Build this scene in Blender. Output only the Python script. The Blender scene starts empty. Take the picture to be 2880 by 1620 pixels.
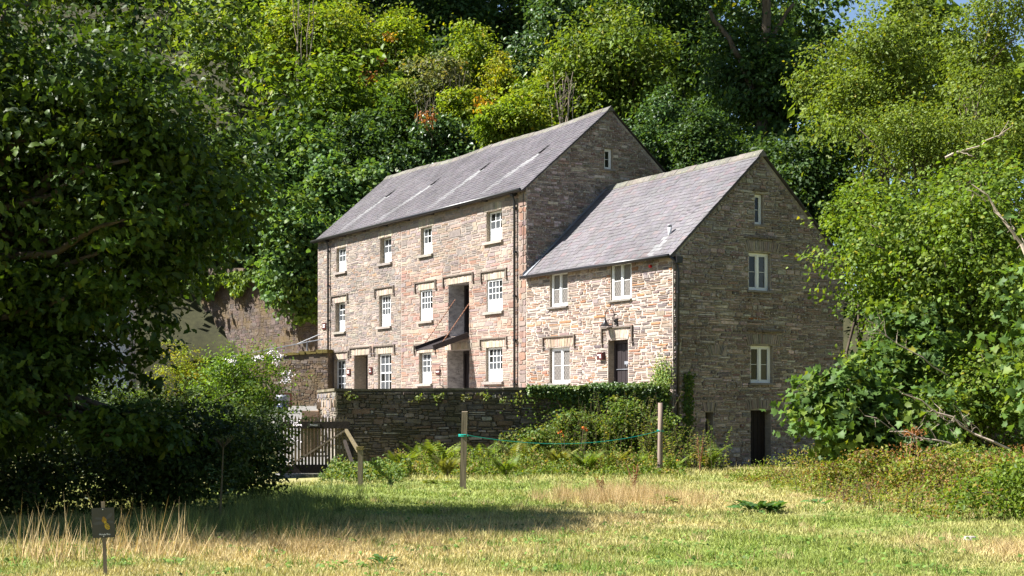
import bpy, math, random
import numpy as np
from mathutils import Vector, Matrix

# ------------------------------------------------------------------ camera, sky, sun, exposure
SC = bpy.context.scene
COL = SC.collection
SUN_EL = math.radians(47.0)
SUN_H = (-0.996, -0.089)                     # towards the sun, horizontally
cam_d = bpy.data.cameras.new('camera'); cam = bpy.data.objects.new('camera', cam_d); COL.objects.link(cam)
cam.location = (0, 0, 0); cam.rotation_euler = (math.radians(90), 0, 0)
cam_d.lens = 51.93; cam_d.sensor_width = 36.0; cam_d.shift_y = 0.1174
cam_d.clip_start = 0.1; cam_d.clip_end = 3000
SC.camera = cam
world = bpy.data.worlds.new('World'); SC.world = world; world.use_nodes = True
wn = world.node_tree.nodes; wl = world.node_tree.links
sky = wn.new('ShaderNodeTexSky'); sky.sky_type = 'NISHITA'; sky.sun_disc = False
sky.altitude = 900; sky.dust_density = 0.4; sky.air_density = 0.9; sky.sun_elevation = SUN_EL; sky.sun_rotation = math.atan2(SUN_H[0], SUN_H[1])
wn['Background'].inputs[1].default_value = 0.05
wl.new(sky.outputs[0], wn['Background'].inputs[0])
sun_d = bpy.data.lights.new('sun', 'SUN'); sun = bpy.data.objects.new('sun', sun_d); COL.objects.link(sun)
sun_d.energy = 5.0; sun_d.angle = math.radians(0.53); sun_d.color = (1.0, 0.965, 0.915)
sdir = Vector((SUN_H[0]*math.cos(SUN_EL), SUN_H[1]*math.cos(SUN_EL), math.sin(SUN_EL)))
sun.rotation_euler = sdir.to_track_quat('Z', 'Y').to_euler(); sun.location = (-60, -5, 70)
SC.view_settings.view_transform = 'Standard'; SC.view_settings.look = 'None'
SC.view_settings.exposure = 1.85; SC.view_settings.gamma = 1.0; SC.view_settings.use_curve_mapping = False
SC.render.engine = 'CYCLES'
SC.cycles.max_bounces = 6; SC.cycles.diffuse_bounces = 2; SC.cycles.glossy_bounces = 2
SC.cycles.transmission_bounces = 4; SC.cycles.transparent_max_bounces = 6
SC.cycles.caustics_reflective = False; SC.cycles.caustics_refractive = False

RNG = random.Random(11)
NP = np.random.default_rng(5)

# ------------------------------------------------------------------ helpers
def lin(h):
    h = h.lstrip('#'); o = []
    for i in (0, 2, 4):
        c = int(h[i:i+2], 16)/255.0
        o.append(c/12.92 if c <= 0.04045 else ((c+0.055)/1.055)**2.4)
    return tuple(o)

class MB:
    """collects geometry for one mesh object"""
    def __init__(self): self.v = []; self.f = []; self.c = []
    def add(self, vs, fs, col=(1, 1, 1)):
        n = len(self.v); self.v.extend(vs); self.f.extend([tuple(i+n for i in f) for f in fs]); self.c.extend([col]*len(vs))
    def box(self, x0, x1, y0, y1, z0, z1, col=(1, 1, 1), mp=None):
        vs = [(x, y, z) for z in (z0, z1) for y in (y0, y1) for x in (x0, x1)]
        if mp: vs = [mp(*p) for p in vs]
        self.add(vs, [(0, 2, 3, 1), (4, 5, 7, 6), (0, 1, 5, 4), (2, 6, 7, 3), (0, 4, 6, 2), (1, 3, 7, 5)], col)
    def bar(self, p0, p1, w, h, col=(1, 1, 1), up=(0, 0, 1)):
        p0, p1 = Vector(p0), Vector(p1); d = (p1-p0).normalized(); s = d.cross(Vector(up))
        if s.length < 1e-4: s = Vector((1, 0, 0))
        s.normalize(); u = s.cross(d)
        vs = [tuple(p + s*(a*w/2) + u*(b*h/2)) for p in (p0, p1) for b in (-1, 1) for a in (-1, 1)]
        self.add(vs, [(0, 2, 3, 1), (4, 5, 7, 6), (0, 1, 5, 4), (2, 6, 7, 3), (0, 4, 6, 2), (1, 3, 7, 5)], col)
    def tube(self, pts, rad, n=6, col=(1, 1, 1), cap=True):
        pts = [Vector(p) for p in pts]; m = len(pts)
        if not hasattr(rad, '__len__'): rad = [rad]*m
        vs = []; prev = None
        for i, p in enumerate(pts):
            d = (pts[min(i+1, m-1)]-pts[max(i-1, 0)])
            d = d.normalized() if d.length > 1e-6 else Vector((0, 0, 1))
            a = prev if prev else Vector((1, 0.13, 0.07))
            s = a - d*a.dot(d)
            if s.length < 1e-3: s = Vector((0, 1, 0)) - d*d.y
            s.normalize(); prev = s; t = d.cross(s)
            for k in range(n):
                an = 2*math.pi*k/n; vs.append(tuple(p + (s*math.cos(an)+t*math.sin(an))*rad[i]))
        fs = [(i*n+k, i*n+(k+1) % n, (i+1)*n+(k+1) % n, (i+1)*n+k) for i in range(m-1) for k in range(n)]
        if cap: fs += [tuple(range(n-1, -1, -1)), tuple(range((m-1)*n, m*n))]
        self.add(vs, fs, col)
    def build(self, name, mat, parent=None, smooth=False):
        me = bpy.data.meshes.new(name); me.from_pydata(self.v, [], self.f)
        if any(c != (1, 1, 1) for c in self.c):
            a = me.color_attributes.new('Col', 'FLOAT_COLOR', 'POINT')
            arr = np.ones((len(self.v), 4), np.float32); arr[:, :3] = np.array(self.c, np.float32); a.data.foreach_set('color', arr.ravel())
        if smooth: me.polygons.foreach_set('use_smooth', [True]*len(me.polygons))
        me.materials.append(mat); me.update()
        return link(name, me, parent)

def link(name, data, parent=None):
    o = bpy.data.objects.new(name, data); COL.objects.link(o)
    if parent is not None: o.parent = parent
    return o

def tag(o, label=None, cat=None, group=None, kind=None):
    if label: o['label'] = label
    if cat: o['category'] = cat
    if group: o['group'] = group
    if kind: o['kind'] = kind
    return o

def empty(name, loc, rz=0.0, label=None, cat=None, group=None):
    o = bpy.data.objects.new(name, None); COL.objects.link(o); o.location = loc; o.rotation_euler = (0, 0, rz)
    o.empty_display_size = 0.2
    return tag(o, label, cat, group)

# ------------------------------------------------------------------ materials
def mat_base(name):
    m = bpy.data.materials.new(name); m.use_nodes = True
    nt = m.node_tree; return m, nt, nt.nodes, nt.links, nt.nodes['Principled BSDF']

def N(nodes, t, **kw):
    n = nodes.new(t)
    for k, v in kw.items(): setattr(n, k, v)
    return n

def noise(nodes, links, coord, scale, detail=4, rough=0.55, stretch=None):
    t = N(nodes, 'ShaderNodeTexNoise'); t.inputs['Scale'].default_value = scale
    t.inputs['Detail'].default_value = detail; t.inputs['Roughness'].default_value = rough
    if stretch:
        mp = N(nodes, 'ShaderNodeMapping'); mp.inputs['Scale'].default_value = stretch
        links.new(coord, mp.inputs[0]); links.new(mp.outputs[0], t.inputs['Vector'])
    else: links.new(coord, t.inputs['Vector'])
    return t

def ramp(nodes, links, src, stops):
    r = N(nodes, 'ShaderNodeValToRGB'); e = r.color_ramp.elements
    while len(e) < len(stops): e.new(0.5)
    for el, (p, c) in zip(e, stops):
        el.position = p; el.color = (c[0], c[1], c[2], 1) if hasattr(c, '__len__') else (c, c, c, 1)
    links.new(src, r.inputs[0]); return r

def mixc(nodes, links, fac, a, b, mode='MIX'):
    n = N(nodes, 'ShaderNodeMix', data_type='RGBA', blend_type=mode)
    for sock, val in ((n.inputs[0], fac), (n.inputs[6], a), (n.inputs[7], b)):
        if isinstance(val, bpy.types.NodeSocket): links.new(val, sock)
        elif hasattr(val, '__len__'): sock.default_value = (val[0], val[1], val[2], 1)
        else: sock.default_value = val
    return n.outputs[2]

def m_stone(name, attr=True, base=(0.3, 0.25, 0.2), rough=0.85, vscale=6.0, var=0.35, bump=0.5, lichen=None, lich_lo=0.62, stretch=(1, 1, 1), blotch=None):
    """rubble stone, mortar, plaster: colour from the piece (or base), grain, lichen spots, relief"""
    m, nt, nd, lk, bs = mat_base(name)
    geo = N(nd, 'ShaderNodeNewGeometry'); co = geo.outputs['Position']
    if attr:
        at = N(nd, 'ShaderNodeAttribute', attribute_name='Col'); col = at.outputs['Color']
    else:
        rg = N(nd, 'ShaderNodeRGB'); rg.outputs[0].default_value = (*base, 1); col = rg.outputs[0]
    n1 = noise(nd, lk, co, vscale, 6, 0.65, stretch)
    r1 = ramp(nd, lk, n1.outputs['Fac'], [(0.25, 1-var), (0.75, 1+var*0.8)])
    col = mixc(nd, lk, 1.0, col, r1.outputs[0], 'MULTIPLY')
    n4 = noise(nd, lk, co, 0.55, 4, 0.6); r4 = ramp(nd, lk, n4.outputs['Fac'], [(0.3, 0.76), (0.7, 1.16)]); col = mixc(nd, lk, 1.0, col, r4.outputs[0], 'MULTIPLY')
    if blotch:
        n3 = noise(nd, lk, co, 0.9, 4, 0.6); r3 = ramp(nd, lk, n3.outputs['Fac'], [(0.45, 0.0), (0.65, 0.75)])
        col = mixc(nd, lk, r3.outputs[0], col, blotch)
    if lichen:
        n2 = noise(nd, lk, co, 11.0, 5, 0.7); r2 = ramp(nd, lk, n2.outputs['Fac'], [(lich_lo, 0.0), (lich_lo+0.05, 0.85)])
        col = mixc(nd, lk, r2.outputs[0], col, lichen)
    lk.new(col, bs.inputs['Base Color']); bs.inputs['Roughness'].default_value = rough
    bs.inputs['Specular IOR Level'].default_value = 0.25
    nb = noise(nd, lk, co, vscale*4, 5, 0.7, stretch); bp = N(nd, 'ShaderNodeBump'); bp.inputs['Strength'].default_value = bump; bp.inputs['Distance'].default_value = 0.03
    lk.new(nb.outputs['Fac'], bp.inputs['Height']); lk.new(bp.outputs[0], bs.inputs['Normal'])
    return m

def m_plain(name, col, rough=0.5, spec=0.4, metal=0.0, var=0.12, vscale=8.0, bump=0.0, stretch=None):
    m, nt, nd, lk, bs = mat_base(name)
    geo = N(nd, 'ShaderNodeNewGeometry')
    n1 = noise(nd, lk, geo.outputs['Position'], vscale, 5, 0.6, stretch)
    r1 = ramp(nd, lk, n1.outputs['Fac'], [(0.3, 1-var), (0.7, 1+var)])
    c = mixc(nd, lk, 1.0, col, r1.outputs[0], 'MULTIPLY')
    lk.new(c, bs.inputs['Base Color']); bs.inputs['Roughness'].default_value = rough
    bs.inputs['Specular IOR Level'].default_value = spec; bs.inputs['Metallic'].default_value = metal
    if bump:
        bp = N(nd, 'ShaderNodeBump'); bp.inputs['Strength'].default_value = bump; bp.inputs['Distance'].default_value = 0.02
        lk.new(n1.outputs['Fac'], bp.inputs['Height']); lk.new(bp.outputs[0], bs.inputs['Normal'])
    return m

def m_leaf(name, trans=0.40, rough=0.5, spec=0.16, tint=(1.55, 1.5, 0.5)):
    m, nt, nd, lk, bs = mat_base(name)
    at = N(nd, 'ShaderNodeAttribute', attribute_name='Col')
    lk.new(at.outputs['Color'], bs.inputs['Base Color']); bs.inputs['Roughness'].default_value = rough
    bs.inputs['Specular IOR Level'].default_value = spec
    tc = mixc(nd, lk, 1.0, at.outputs['Color'], tint, 'MULTIPLY')
    tr = N(nd, 'ShaderNodeBsdfTranslucent'); lk.new(tc, tr.inputs['Color'])
    mx = N(nd, 'ShaderNodeMixShader'); mx.inputs[0].default_value = trans
    lk.new(bs.outputs[0], mx.inputs[1]); lk.new(tr.outputs[0], mx.inputs[2])
    lk.new(mx.outputs[0], nd['Material Output'].inputs['Surface'])
    return m

def m_glass(name, col, spec=0.6):
    m, nt, nd, lk, bs = mat_base(name)
    bs.inputs['Base Color'].default_value = (*col, 1); bs.inputs['Roughness'].default_value = 0.05
    bs.inputs['Specular IOR Level'].default_value = spec
    geo = N(nd, 'ShaderNodeNewGeometry'); n1 = noise(nd, lk, geo.outputs['Position'], 2.2, 2)
    bp = N(nd, 'ShaderNodeBump'); bp.inputs['Strength'].default_value = 0.12; bp.inputs['Distance'].default_value = 0.05
    lk.new(n1.outputs['Fac'], bp.inputs['Height']); lk.new(bp.outputs[0], bs.inputs['Normal'])
    return m

M = {}
M['mill_stone'] = m_stone('mill_stone', lichen=(0.42, 0.40, 0.33), lich_lo=0.66, var=0.3, vscale=7)
M['mill_mortar'] = m_stone('mill_mortar', False, (0.295, 0.238, 0.195), var=0.3, vscale=5, blotch=(0.24, 0.205, 0.18))
M['cottage_stone'] = m_stone('cottage_stone', lichen=(0.5, 0.46, 0.38), lich_lo=0.68, var=0.35, vscale=8)
M['cottage_mortar'] = m_stone('cottage_mortar', False, (0.365, 0.305, 0.26), var=0.3, vscale=7)
M['gable_stone'] = m_stone('gable_stone', lichen=(0.40, 0.395, 0.375), lich_lo=0.565, var=0.55, vscale=9, bump=0.8, stretch=(1, 1, 1.8))
M['gable_mortar'] = m_stone('gable_mortar', False, (0.29, 0.255, 0.21), var=0.5, vscale=6, lichen=(0.42, 0.40, 0.37), lich_lo=0.60, bump=0.8)
M['yard_stone'] = m_stone('yard_stone', lichen=(0.28, 0.27, 0.22), lich_lo=0.66, var=0.5, vscale=6, bump=0.9, blotch=(0.06, 0.055, 0.022))
M['yard_mortar'] = m_stone('yard_mortar', False, (0.085, 0.068, 0.05), var=0.5, vscale=5, bump=0.9, blotch=(0.05, 0.05, 0.018))
M['brown_stone'] = m_stone('brown_stone', lichen=(0.32, 0.28, 0.24), lich_lo=0.62, var=0.5, vscale=2.6, bump=0.9, blotch=(0.11, 0.075, 0.03))
M['brown_mortar'] = m_stone('brown_mortar', False, (0.105, 0.08, 0.06), var=0.6, vscale=2.0, bump=0.9, blotch=(0.11, 0.075, 0.03), lichen=(0.34, 0.3, 0.26), lich_lo=0.63)
M['moss'] = m_stone('moss', False, (0.13, 0.10, 0.022), var=0.5, vscale=9, bump=1.0)
M['slate'] = m_stone('slate', rough=0.5, var=0.22, vscale=5, bump=0.3, lichen=(0.20, 0.19, 0.165), lich_lo=0.61)
M['slate_bed'] = m_stone('slate_bed', False, (0.06, 0.055, 0.058), var=0.3, vscale=5, bump=0.3)
M['ridge'] = m_stone('ridge', rough=0.8, var=0.3, vscale=7, lichen=(0.2, 0.19, 0.12), lich_lo=0.56)
M['dressed'] = m_stone('dressed', var=0.3, vscale=7, bump=0.4)
M['hood_slate'] = m_stone('hood_slate', False, (0.13, 0.105, 0.085), var=0.35, vscale=9, bump=0.5)  # slate darkened so hoods and drips carry their shadow line in the colour
M['whitewash'] = m_stone('whitewash', False, (0.42, 0.39, 0.385), var=0.6, vscale=3.2, bump=1.0, stretch=(1, 1, 2.5), lichen=(0.1, 0.08, 0.07), lich_lo=0.6)
M['reveal'] = m_stone('reveal', False, (0.30, 0.25, 0.19), var=0.4, vscale=6, bump=0.8, stretch=(1, 1, 3))
M['white'] = m_plain('white_paint', (0.70, 0.70, 0.69), 0.45, 0.4, var=0.05)
M['dark_wood'] = m_plain('dark_painted_wood', (0.022, 0.017, 0.018), 0.5, 0.35, var=0.25, vscale=6, bump=0.15, stretch=(1, 1, 0.1))
M['door_wood'] = m_plain('door_wood', (0.014, 0.009, 0.007), 0.7, 0.2, var=0.3, vscale=6, bump=0.2)
M['black_metal'] = m_plain('black_iron', (0.012, 0.011, 0.012), 0.35, 0.5, var=0.2)
M['lead'] = m_plain('lead', (0.17, 0.18, 0.20), 0.5, 0.5, var=0.3, vscale=3)
M['glass'] = m_glass('window_glass', (0.06, 0.065, 0.07))
M['glass_dark'] = m_glass('window_glass_dark', (0.010, 0.011, 0.010), 0.3)
M['glass_mid'] = m_glass('window_glass_mid', (0.045, 0.043, 0.038), 0.35)
M['glass_pale'] = m_glass('window_glass_blind', (0.19, 0.175, 0.16))
M['wood_grey'] = m_plain('weathered_wood', (0.21, 0.165, 0.115), 0.8, 0.2, var=0.35, vscale=14, bump=0.4, stretch=(1, 1, 0.08))
M['wood_pole'] = m_plain('round_pole_wood', (0.20, 0.15, 0.12), 0.8, 0.2, var=0.35, vscale=14, bump=0.4, stretch=(1, 1, 0.08))
M['gate_wood'] = m_plain('gate_wood', (0.11, 0.088, 0.048), 0.8, 0.2, var=0.4, vscale=10, bump=0.3, stretch=(1, 1, 0.1))
M['gate_dark'] = m_plain('gate_beam_wood', (0.025, 0.019, 0.014), 0.8, 0.2, var=0.4, vscale=10, bump=0.3)
M['bark'] = m_plain('bark', (0.085, 0.068, 0.05), 0.9, 0.1, var=0.5, vscale=6, bump=0.8, stretch=(1, 1, 0.25))
M['dead_wood'] = m_plain('dead_wood', (0.33, 0.27, 0.21), 0.85, 0.1, var=0.3, vscale=6)
M['leaf'] = m_leaf('leaf')
M['leaf_gloss'] = m_leaf('leaf_glossy', trans=0.30, rough=0.40, spec=0.28)
M['leaf_oak'] = m_leaf('leaf_oak', trans=0.32, rough=0.45, spec=0.14)
M['grass'] = m_leaf('grass_blade', trans=0.3, rough=0.6, spec=0.2, tint=(1.2, 1.15, 0.7))
M['petal'] = m_plain('petal', (0.5, 0.46, 0.47), 0.6, 0.2, var=0.08)
M['orange_petal'] = m_plain('orange_petal', (0.65, 0.12, 0.02), 0.6, 0.2)
M['rope'] = m_plain('rope', (0.0, 0.30, 0.24), 0.6, 0.3, var=0.2, vscale=40)
M['red'] = m_plain('red_paint', (0.5, 0.012, 0.012), 0.35, 0.5)
M['chain'] = m_plain('rusty_chain', (0.26, 0.12, 0.07), 0.7, 0.3, var=0.4, vscale=30)
M['plaque'] = m_plain('plaque_brown', (0.06, 0.015, 0.014), 0.4, 0.4)
M['paving'] = m_stone('paving', False, (0.17, 0.162, 0.15), var=0.25, vscale=4, bump=0.3)
M['yard_gravel'] = m_stone('yard_gravel', False, (0.32, 0.28, 0.23), var=0.3, vscale=8)
M['sign_black'] = m_plain('sign_panel', (0.03, 0.028, 0.019), 0.45, 0.4)
M['bee_yellow'] = m_plain('bee_yellow', (0.42, 0.28, 0.02), 0.6, 0.2)
M['bee_brown'] = m_plain('bee_brown', (0.26, 0.15, 0.02), 0.6, 0.2)
M['leaf_hedge'] = m_leaf('leaf_hedge', trans=0.2, spec=0.12)
M['wing'] = m_plain('bee_wing', (0.065, 0.065, 0.06), 0.6, 0.2)
M['letter'] = m_plain('letter_white', (0.6, 0.6, 0.58), 0.6, 0.2)
M['plaster'] = m_stone('pale_plaster', False, (0.50, 0.49, 0.49), var=0.3, vscale=4, bump=0.8)
M['blue'] = m_plain('blue_plastic', (0.04, 0.05, 0.14), 0.4, 0.5)

# ------------------------------------------------------------------ the lie of the land
D1 = (-0.50219, 0.86476); D2 = (0.86476, 0.50219); C0 = (5.8854, 54.0)
RZ = math.atan2(-D1[1], -D1[0])               # building frame: x along the front to the right, y into the building
def fw(t, u, z=0.0):                          # t metres left along the front from the cottage corner, u metres in
    return (C0[0]+D1[0]*t+D2[0]*u, C0[1]+D1[1]*t+D2[1]*u, z)
def sstep(a, b, x):
    k = np.clip((x-a)/(b-a), 0, 1); return k*k*(3-2*k)
def vnoise(x, y, s, seed=0.0):
    x = x*s+seed; y = y*s-seed*1.7
    return (np.sin(x*1.3+1.7*np.sin(y*0.9+seed)) + np.sin(y*1.7+1.3*np.sin(x*1.1+2.1)) + 0.6*np.sin(x*2.9+y*2.3+seed) + 0.5*np.sin(3.7*y-2.6*x))/3.1
def ground_z(X, Y):
    X = np.asarray(X, float); Y = np.asarray(Y, float)
    b = -1.7-0.0082*np.clip(Y, -40, 60)
    ramp_ = sstep(47, 75, Y)*sstep(-4.8, -6.4, X)*2.15
    far = sstep(60, 78, Y)*sstep(-6.4, -4.8, X)*2.0
    u = (X-C0[0])*D2[0]+(Y-C0[1])*D2[1]
    w = -0.25*X+0.97*Y-91.0
    h = np.maximum(np.maximum(u-12.0, w), 0.0)
    fall = 1-0.86*sstep(13, 25, X)
    hill = 0.92*h*sstep(0, 4, h)*fall
    hill = 75*(1-np.exp(-hill/75.0))
    back = 0.72*(X+10.5)+0.69*(Y-86.0)
    step = 6.0*sstep(0.3, 2.0, back)*sstep(-8.5, -10.5, X)
    return b+ramp_+far+hill+step+0.03*vnoise(X, Y, 0.8)
def gz(x, y): return float(ground_z(x, y))

def dryness(X, Y):
    d = 0.40+0.34*vnoise(X, Y, 0.42, 3.1)+0.24*vnoise(X, Y, 1.5, 9.0)+0.12*vnoise(X, Y, 4.5, 1.0)
    for cx, cy, rx, ry, a in ((2.4, 31.5, 1.7, 4.0, 0.75), (5.5, 34.0, 3.5, 3.0, 0.30), (-2.8, 19.5, 2.6, 2.0, 0.6), (-4.8, 20.0, 1.6, 1.6, 0.3), (0.6, 23.5, 2.6, 3.0, 0.35), (6.6, 18.6, 1.3, 2.0, 0.75),
                             (3.6, 20.5, 1.6, 3.5, -0.55), (6.0, 24.0, 2.2, 3.5, -0.40), (-3.0, 33.0, 5.0, 5.0, -0.75), (2.0, 40.0, 5.0, 3.0, -0.35), (10.0, 43, 4, 4, -0.3), (1.8, 17.2, 1.5, 1.2, -0.3)):
        d = d+a*np.exp(-((X-cx)/rx)**2-((Y-cy)/ry)**2)
    return np.clip(d, 0, 1)
GRASS_G = np.array([0.190, 0.235, 0.050]); GRASS_D = np.array([0.46, 0.365, 0.18])
def grass_col(X, Y):
    d = dryness(X, Y)[..., None]; v = 1+0.16*vnoise(X, Y, 3.1, 2.0)+0.16*vnoise(X, Y, 8.3, 4.0)
    return (GRASS_G*(1-d)+GRASS_D*d)*v[..., None]

def axis_pts(a, b, step, outer):
    core = list(np.arange(a, b+1e-6, step)); lo = []; x = a; s = step
    while x > -outer: s *= 1.35; x -= s; lo.append(x)
    hi = []; x = b; s = step
    while x < outer: s *= 1.35; x += s; hi.append(x)
    return np.array(lo[::-1]+core+hi)
gx = axis_pts(-32, 32, 1.0, 900); gy = axis_pts(10, 150, 1.0, 900)
GX, GY = np.meshgrid(gx, gy); GZ = ground_z(GX, GY)
me = bpy.data.meshes.new('ground'); nx, ny = len(gx), len(gy)
idx = np.arange(nx*ny).reshape(ny, nx)
quads = np.stack([idx[:-1, :-1], idx[:-1, 1:], idx[1:, 1:], idx[1:, :-1]], -1).reshape(-1, 4)
me.from_pydata(np.stack([GX, GY, GZ], -1).reshape(-1, 3).tolist(), [], quads.tolist())
gc = grass_col(GX, GY).reshape(-1, 3)*0.75
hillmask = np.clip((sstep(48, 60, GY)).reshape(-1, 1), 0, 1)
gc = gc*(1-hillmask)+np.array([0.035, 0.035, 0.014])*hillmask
ca = me.color_attributes.new('Col', 'FLOAT_COLOR', 'POINT'); arr = np.ones((nx*ny, 4), np.float32); arr[:, :3] = gc; ca.data.foreach_set('color', arr.ravel())
me.polygons.foreach_set('use_smooth', [True]*len(me.polygons))
M['ground'] = m_stone('ground', rough=0.95, var=0.4, vscale=3.5, bump=0.6)
me.materials.append(M['ground']); tag(link('ground', me), kind='structure')
# ------------------------------------------------------------------ masonry tools
def front(s, z, d): return (s, -d, z)          # wall facing local -y
def gable(s, z, d): return (d, s, z)           # wall facing local +x

def jit(c, rng, a=0.12):
    k = 1+rng.uniform(-a, a)
    return tuple(max(0.004, v*k*(1+rng.uniform(-a*0.35, a*0.35))) for v in c)

def free_spans(a, b, z, h, ops):
    sp = [(a, b)]
    for o in ops:
        if z+h > o[2]+0.012 and z < o[3]-0.012:
            nw = []
            for p, q in sp:
                if o[1] <= p or o[0] >= q: nw.append((p, q)); continue
                if o[0] > p: nw.append((p, o[0]))
                if o[1] < q: nw.append((o[1], q))
            sp = nw
    return [s for s in sp if s[1]-s[0] > 0.05]

def rubble(rng, s0, s1, z0, z1, ops, hr, wr, gap=0.018, clip=None, thin=0.3, wav=0.035, big=0.09):
    """uneven courses: list of (centre s, centre z, width, height)"""
    out = []; z = z0
    edges = sorted(set([o[2] for o in ops]+[o[3] for o in ops]+[z1]))
    while z < z1-0.03:
        h = rng.uniform(*hr)*rng.choice((0.7, 1, 1, 1.25))
        for e in edges:
            if z+0.04 < e and abs(e-(z+h)) < 0.45*h+0.02: h = e-z; break
        h = min(h, z1-z)
        a, b = (s0, s1) if clip is None else clip(z+h*0.75)
        if b-a < 0.1: break
        for p, q in free_spans(a, b, z, h, ops):
            s = p
            while s < q-0.01:
                w = rng.uniform(*wr)*(0.6+0.8*rng.random()**1.6)
                if q-s-w < wr[0]*0.55: w = q-s
                if w > 2.4*h and h > 0.12 and rng.random() < thin or (h > 0.1 and rng.random() < thin*0.6):
                    f = rng.uniform(0.35, 0.65)
                    out.append((s+w/2, z+h*f/2, w-gap, h*f-gap)); out.append((s+w/2, z+h*(f+1)/2, w-gap, h*(1-f)-gap))
                else: out.append((s+w/2, z+h/2, w-gap, h-gap))
                s += w
        z += h
    res = []
    for s_, z_, w_, h_ in out:
        if w_ < 0.03 or h_ < 0.012: continue
        ds = min([max(abs(s_-(o[0]+o[1])/2)-(o[1]-o[0])/2-w_/2, abs(z_-(o[2]+o[3])/2)-(o[3]-o[2])/2-h_/2) for o in ops]+[z_-z0, z1-z_])
        k = min(1.0, max(0.0, (ds-0.05)/0.4)); z_ += k*wav*(math.sin(s_*1.15+z_*0.8)+0.7*math.sin(s_*2.9-z_*1.7)+0.5*math.sin(s_*0.5-z_*2.3))
        if k > 0.6 and clip is None and rng.random() < big and s_-w_*0.65 > s0 and s_+w_*0.65 < s1: h_ *= rng.uniform(1.5, 2.1); w_ *= rng.uniform(0.8, 1.1); h_ = min(h_, w_)
        res.append((s_, z_, w_, h_))
    return res

def stone_geo(mb, mp, st, proud, col, rng, rot=0.0):
    s, z, w, h = st; k = min(w, h); a, b = w/2, h/2
    c = [k*rng.uniform(0.04, 0.30) for _ in range(4)]; j = lambda: k*rng.uniform(-0.10, 0.10)
    ring = [(-a+c[0], -b), (a-c[1], -b), (a, -b+c[1]), (a, b-c[2]), (a-c[2], b), (-a+c[3], b), (-a, b-c[3]), (-a, -b+c[0])]
    if h < 0.075: ring = [ring[0], ring[1], (a, 0), ring[4], ring[5], (-a, 0)]
    m_ = len(ring)
    tl = rng.uniform(-0.04, 0.04)*min(1, 0.1/max(w, 0.01))*4+rot
    ring = [(x+j()-y*tl, y+j()+x*tl*0.5) for x, y in ring]
    p1 = proud*rng.uniform(0.55, 1.15); sk = rng.uniform(-0.3, 0.3)
    ins = 1-min(0.16, 0.012/max(k, 0.03)*1.2)
    vs = [mp(s+x, z+y, -0.012) for x, y in ring]+[mp(s+x*ins, z+y*ins, p1*(1+sk*x/max(a, 1e-3))) for x, y in ring]
    fs = [(i, (i+1) % m_, m_+(i+1) % m_, m_+i) for i in range(m_)]+[tuple(range(m_, 2*m_))]
    mb.add(vs, fs, col)

def lay(parent, mp, stones, pal, mat, rng, proud=0.03, nsep=300, near=None, name='stone', shade=0.14, rest='rubble_infill'):
    """largest pieces become objects of their own, the rest one joined part"""
    order = sorted(range(len(stones)), key=lambda i: -(stones[i][2]*stones[i][3])*(near(stones[i]) if near else 1))
    sep = set(order[:nsep]); mb = MB()
    for i, st in enumerate(stones):
        col = jit(pal(st, rng), rng, shade)
        if i in sep:
            m1 = MB(); stone_geo(m1, mp, st, proud, col, rng); m1.build(name, mat, parent)
        else: stone_geo(mb, mp, st, proud, col, rng)
    if mb.v: tag(mb.build(rest, mat, parent), kind='stuff')

def strips(mb, mp, s0, s1, z0, top, ops, depth, extra=(), col=(1, 1, 1)):
    """wall face with openings; top(s) is the height of its upper edge"""
    br = sorted(set([s0, s1, *extra]+[o[0] for o in ops]+[o[1] for o in ops]))
    for a, b in zip(br[:-1], br[1:]):
        hs = sorted([(o[2], o[3]) for o in ops if o[0] <= a+1e-6 and o[1] >= b-1e-6]); z = z0
        for h0, h1 in hs:
            if h0 > z: mb.add([mp(a, z, 0), mp(b, z, 0), mp(b, h0, 0), mp(a, h0, 0)], [(0, 1, 2, 3)], col)
            z = h1
        mb.add([mp(a, z, 0), mp(b, z, 0), mp(b, top(b), 0), mp(a, top(a), 0)], [(0, 1, 2, 3)], col)

def reveal(parent, mat, mp, o, depth):
    a, b, z0, z1 = o[:4]; mb = MB()
    for q in ([(a, z0), (a, z1)], [(b, z0), (b, z1)], [(a, z0), (b, z0)], [(a, z1), (b, z1)]):
        mb.add([mp(*q[0], 0), mp(*q[1], 0), mp(*q[1], -depth), mp(*q[0], -depth)], [(0, 1, 2, 3)])
    mb.build('reveal', M[mat], parent)

def wbox(mb, mp, s0, s1, z0, z1, d0, d1, col=(1, 1, 1)):
    mb.add([mp(s, z, d) for d in (d0, d1) for z in (z0, z1) for s in (s0, s1)],
           [(0, 2, 3, 1), (4, 5, 7, 6), (0, 1, 5, 4), (2, 6, 7, 3), (0, 4, 6, 2), (1, 3, 7, 5)], col)

def ring_frame(mb, mp, a, b, z0, z1, w, d0, d1, col=(1, 1, 1)):
    wbox(mb, mp, a, a+w, z0, z1, d0, d1, col); wbox(mb, mp, b-w, b, z0, z1, d0, d1, col)
    wbox(mb, mp, a+w, b-w, z0, z0+w, d0, d1, col); wbox(mb, mp, a+w, b-w, z1-w, z1, d0, d1, col)

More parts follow.
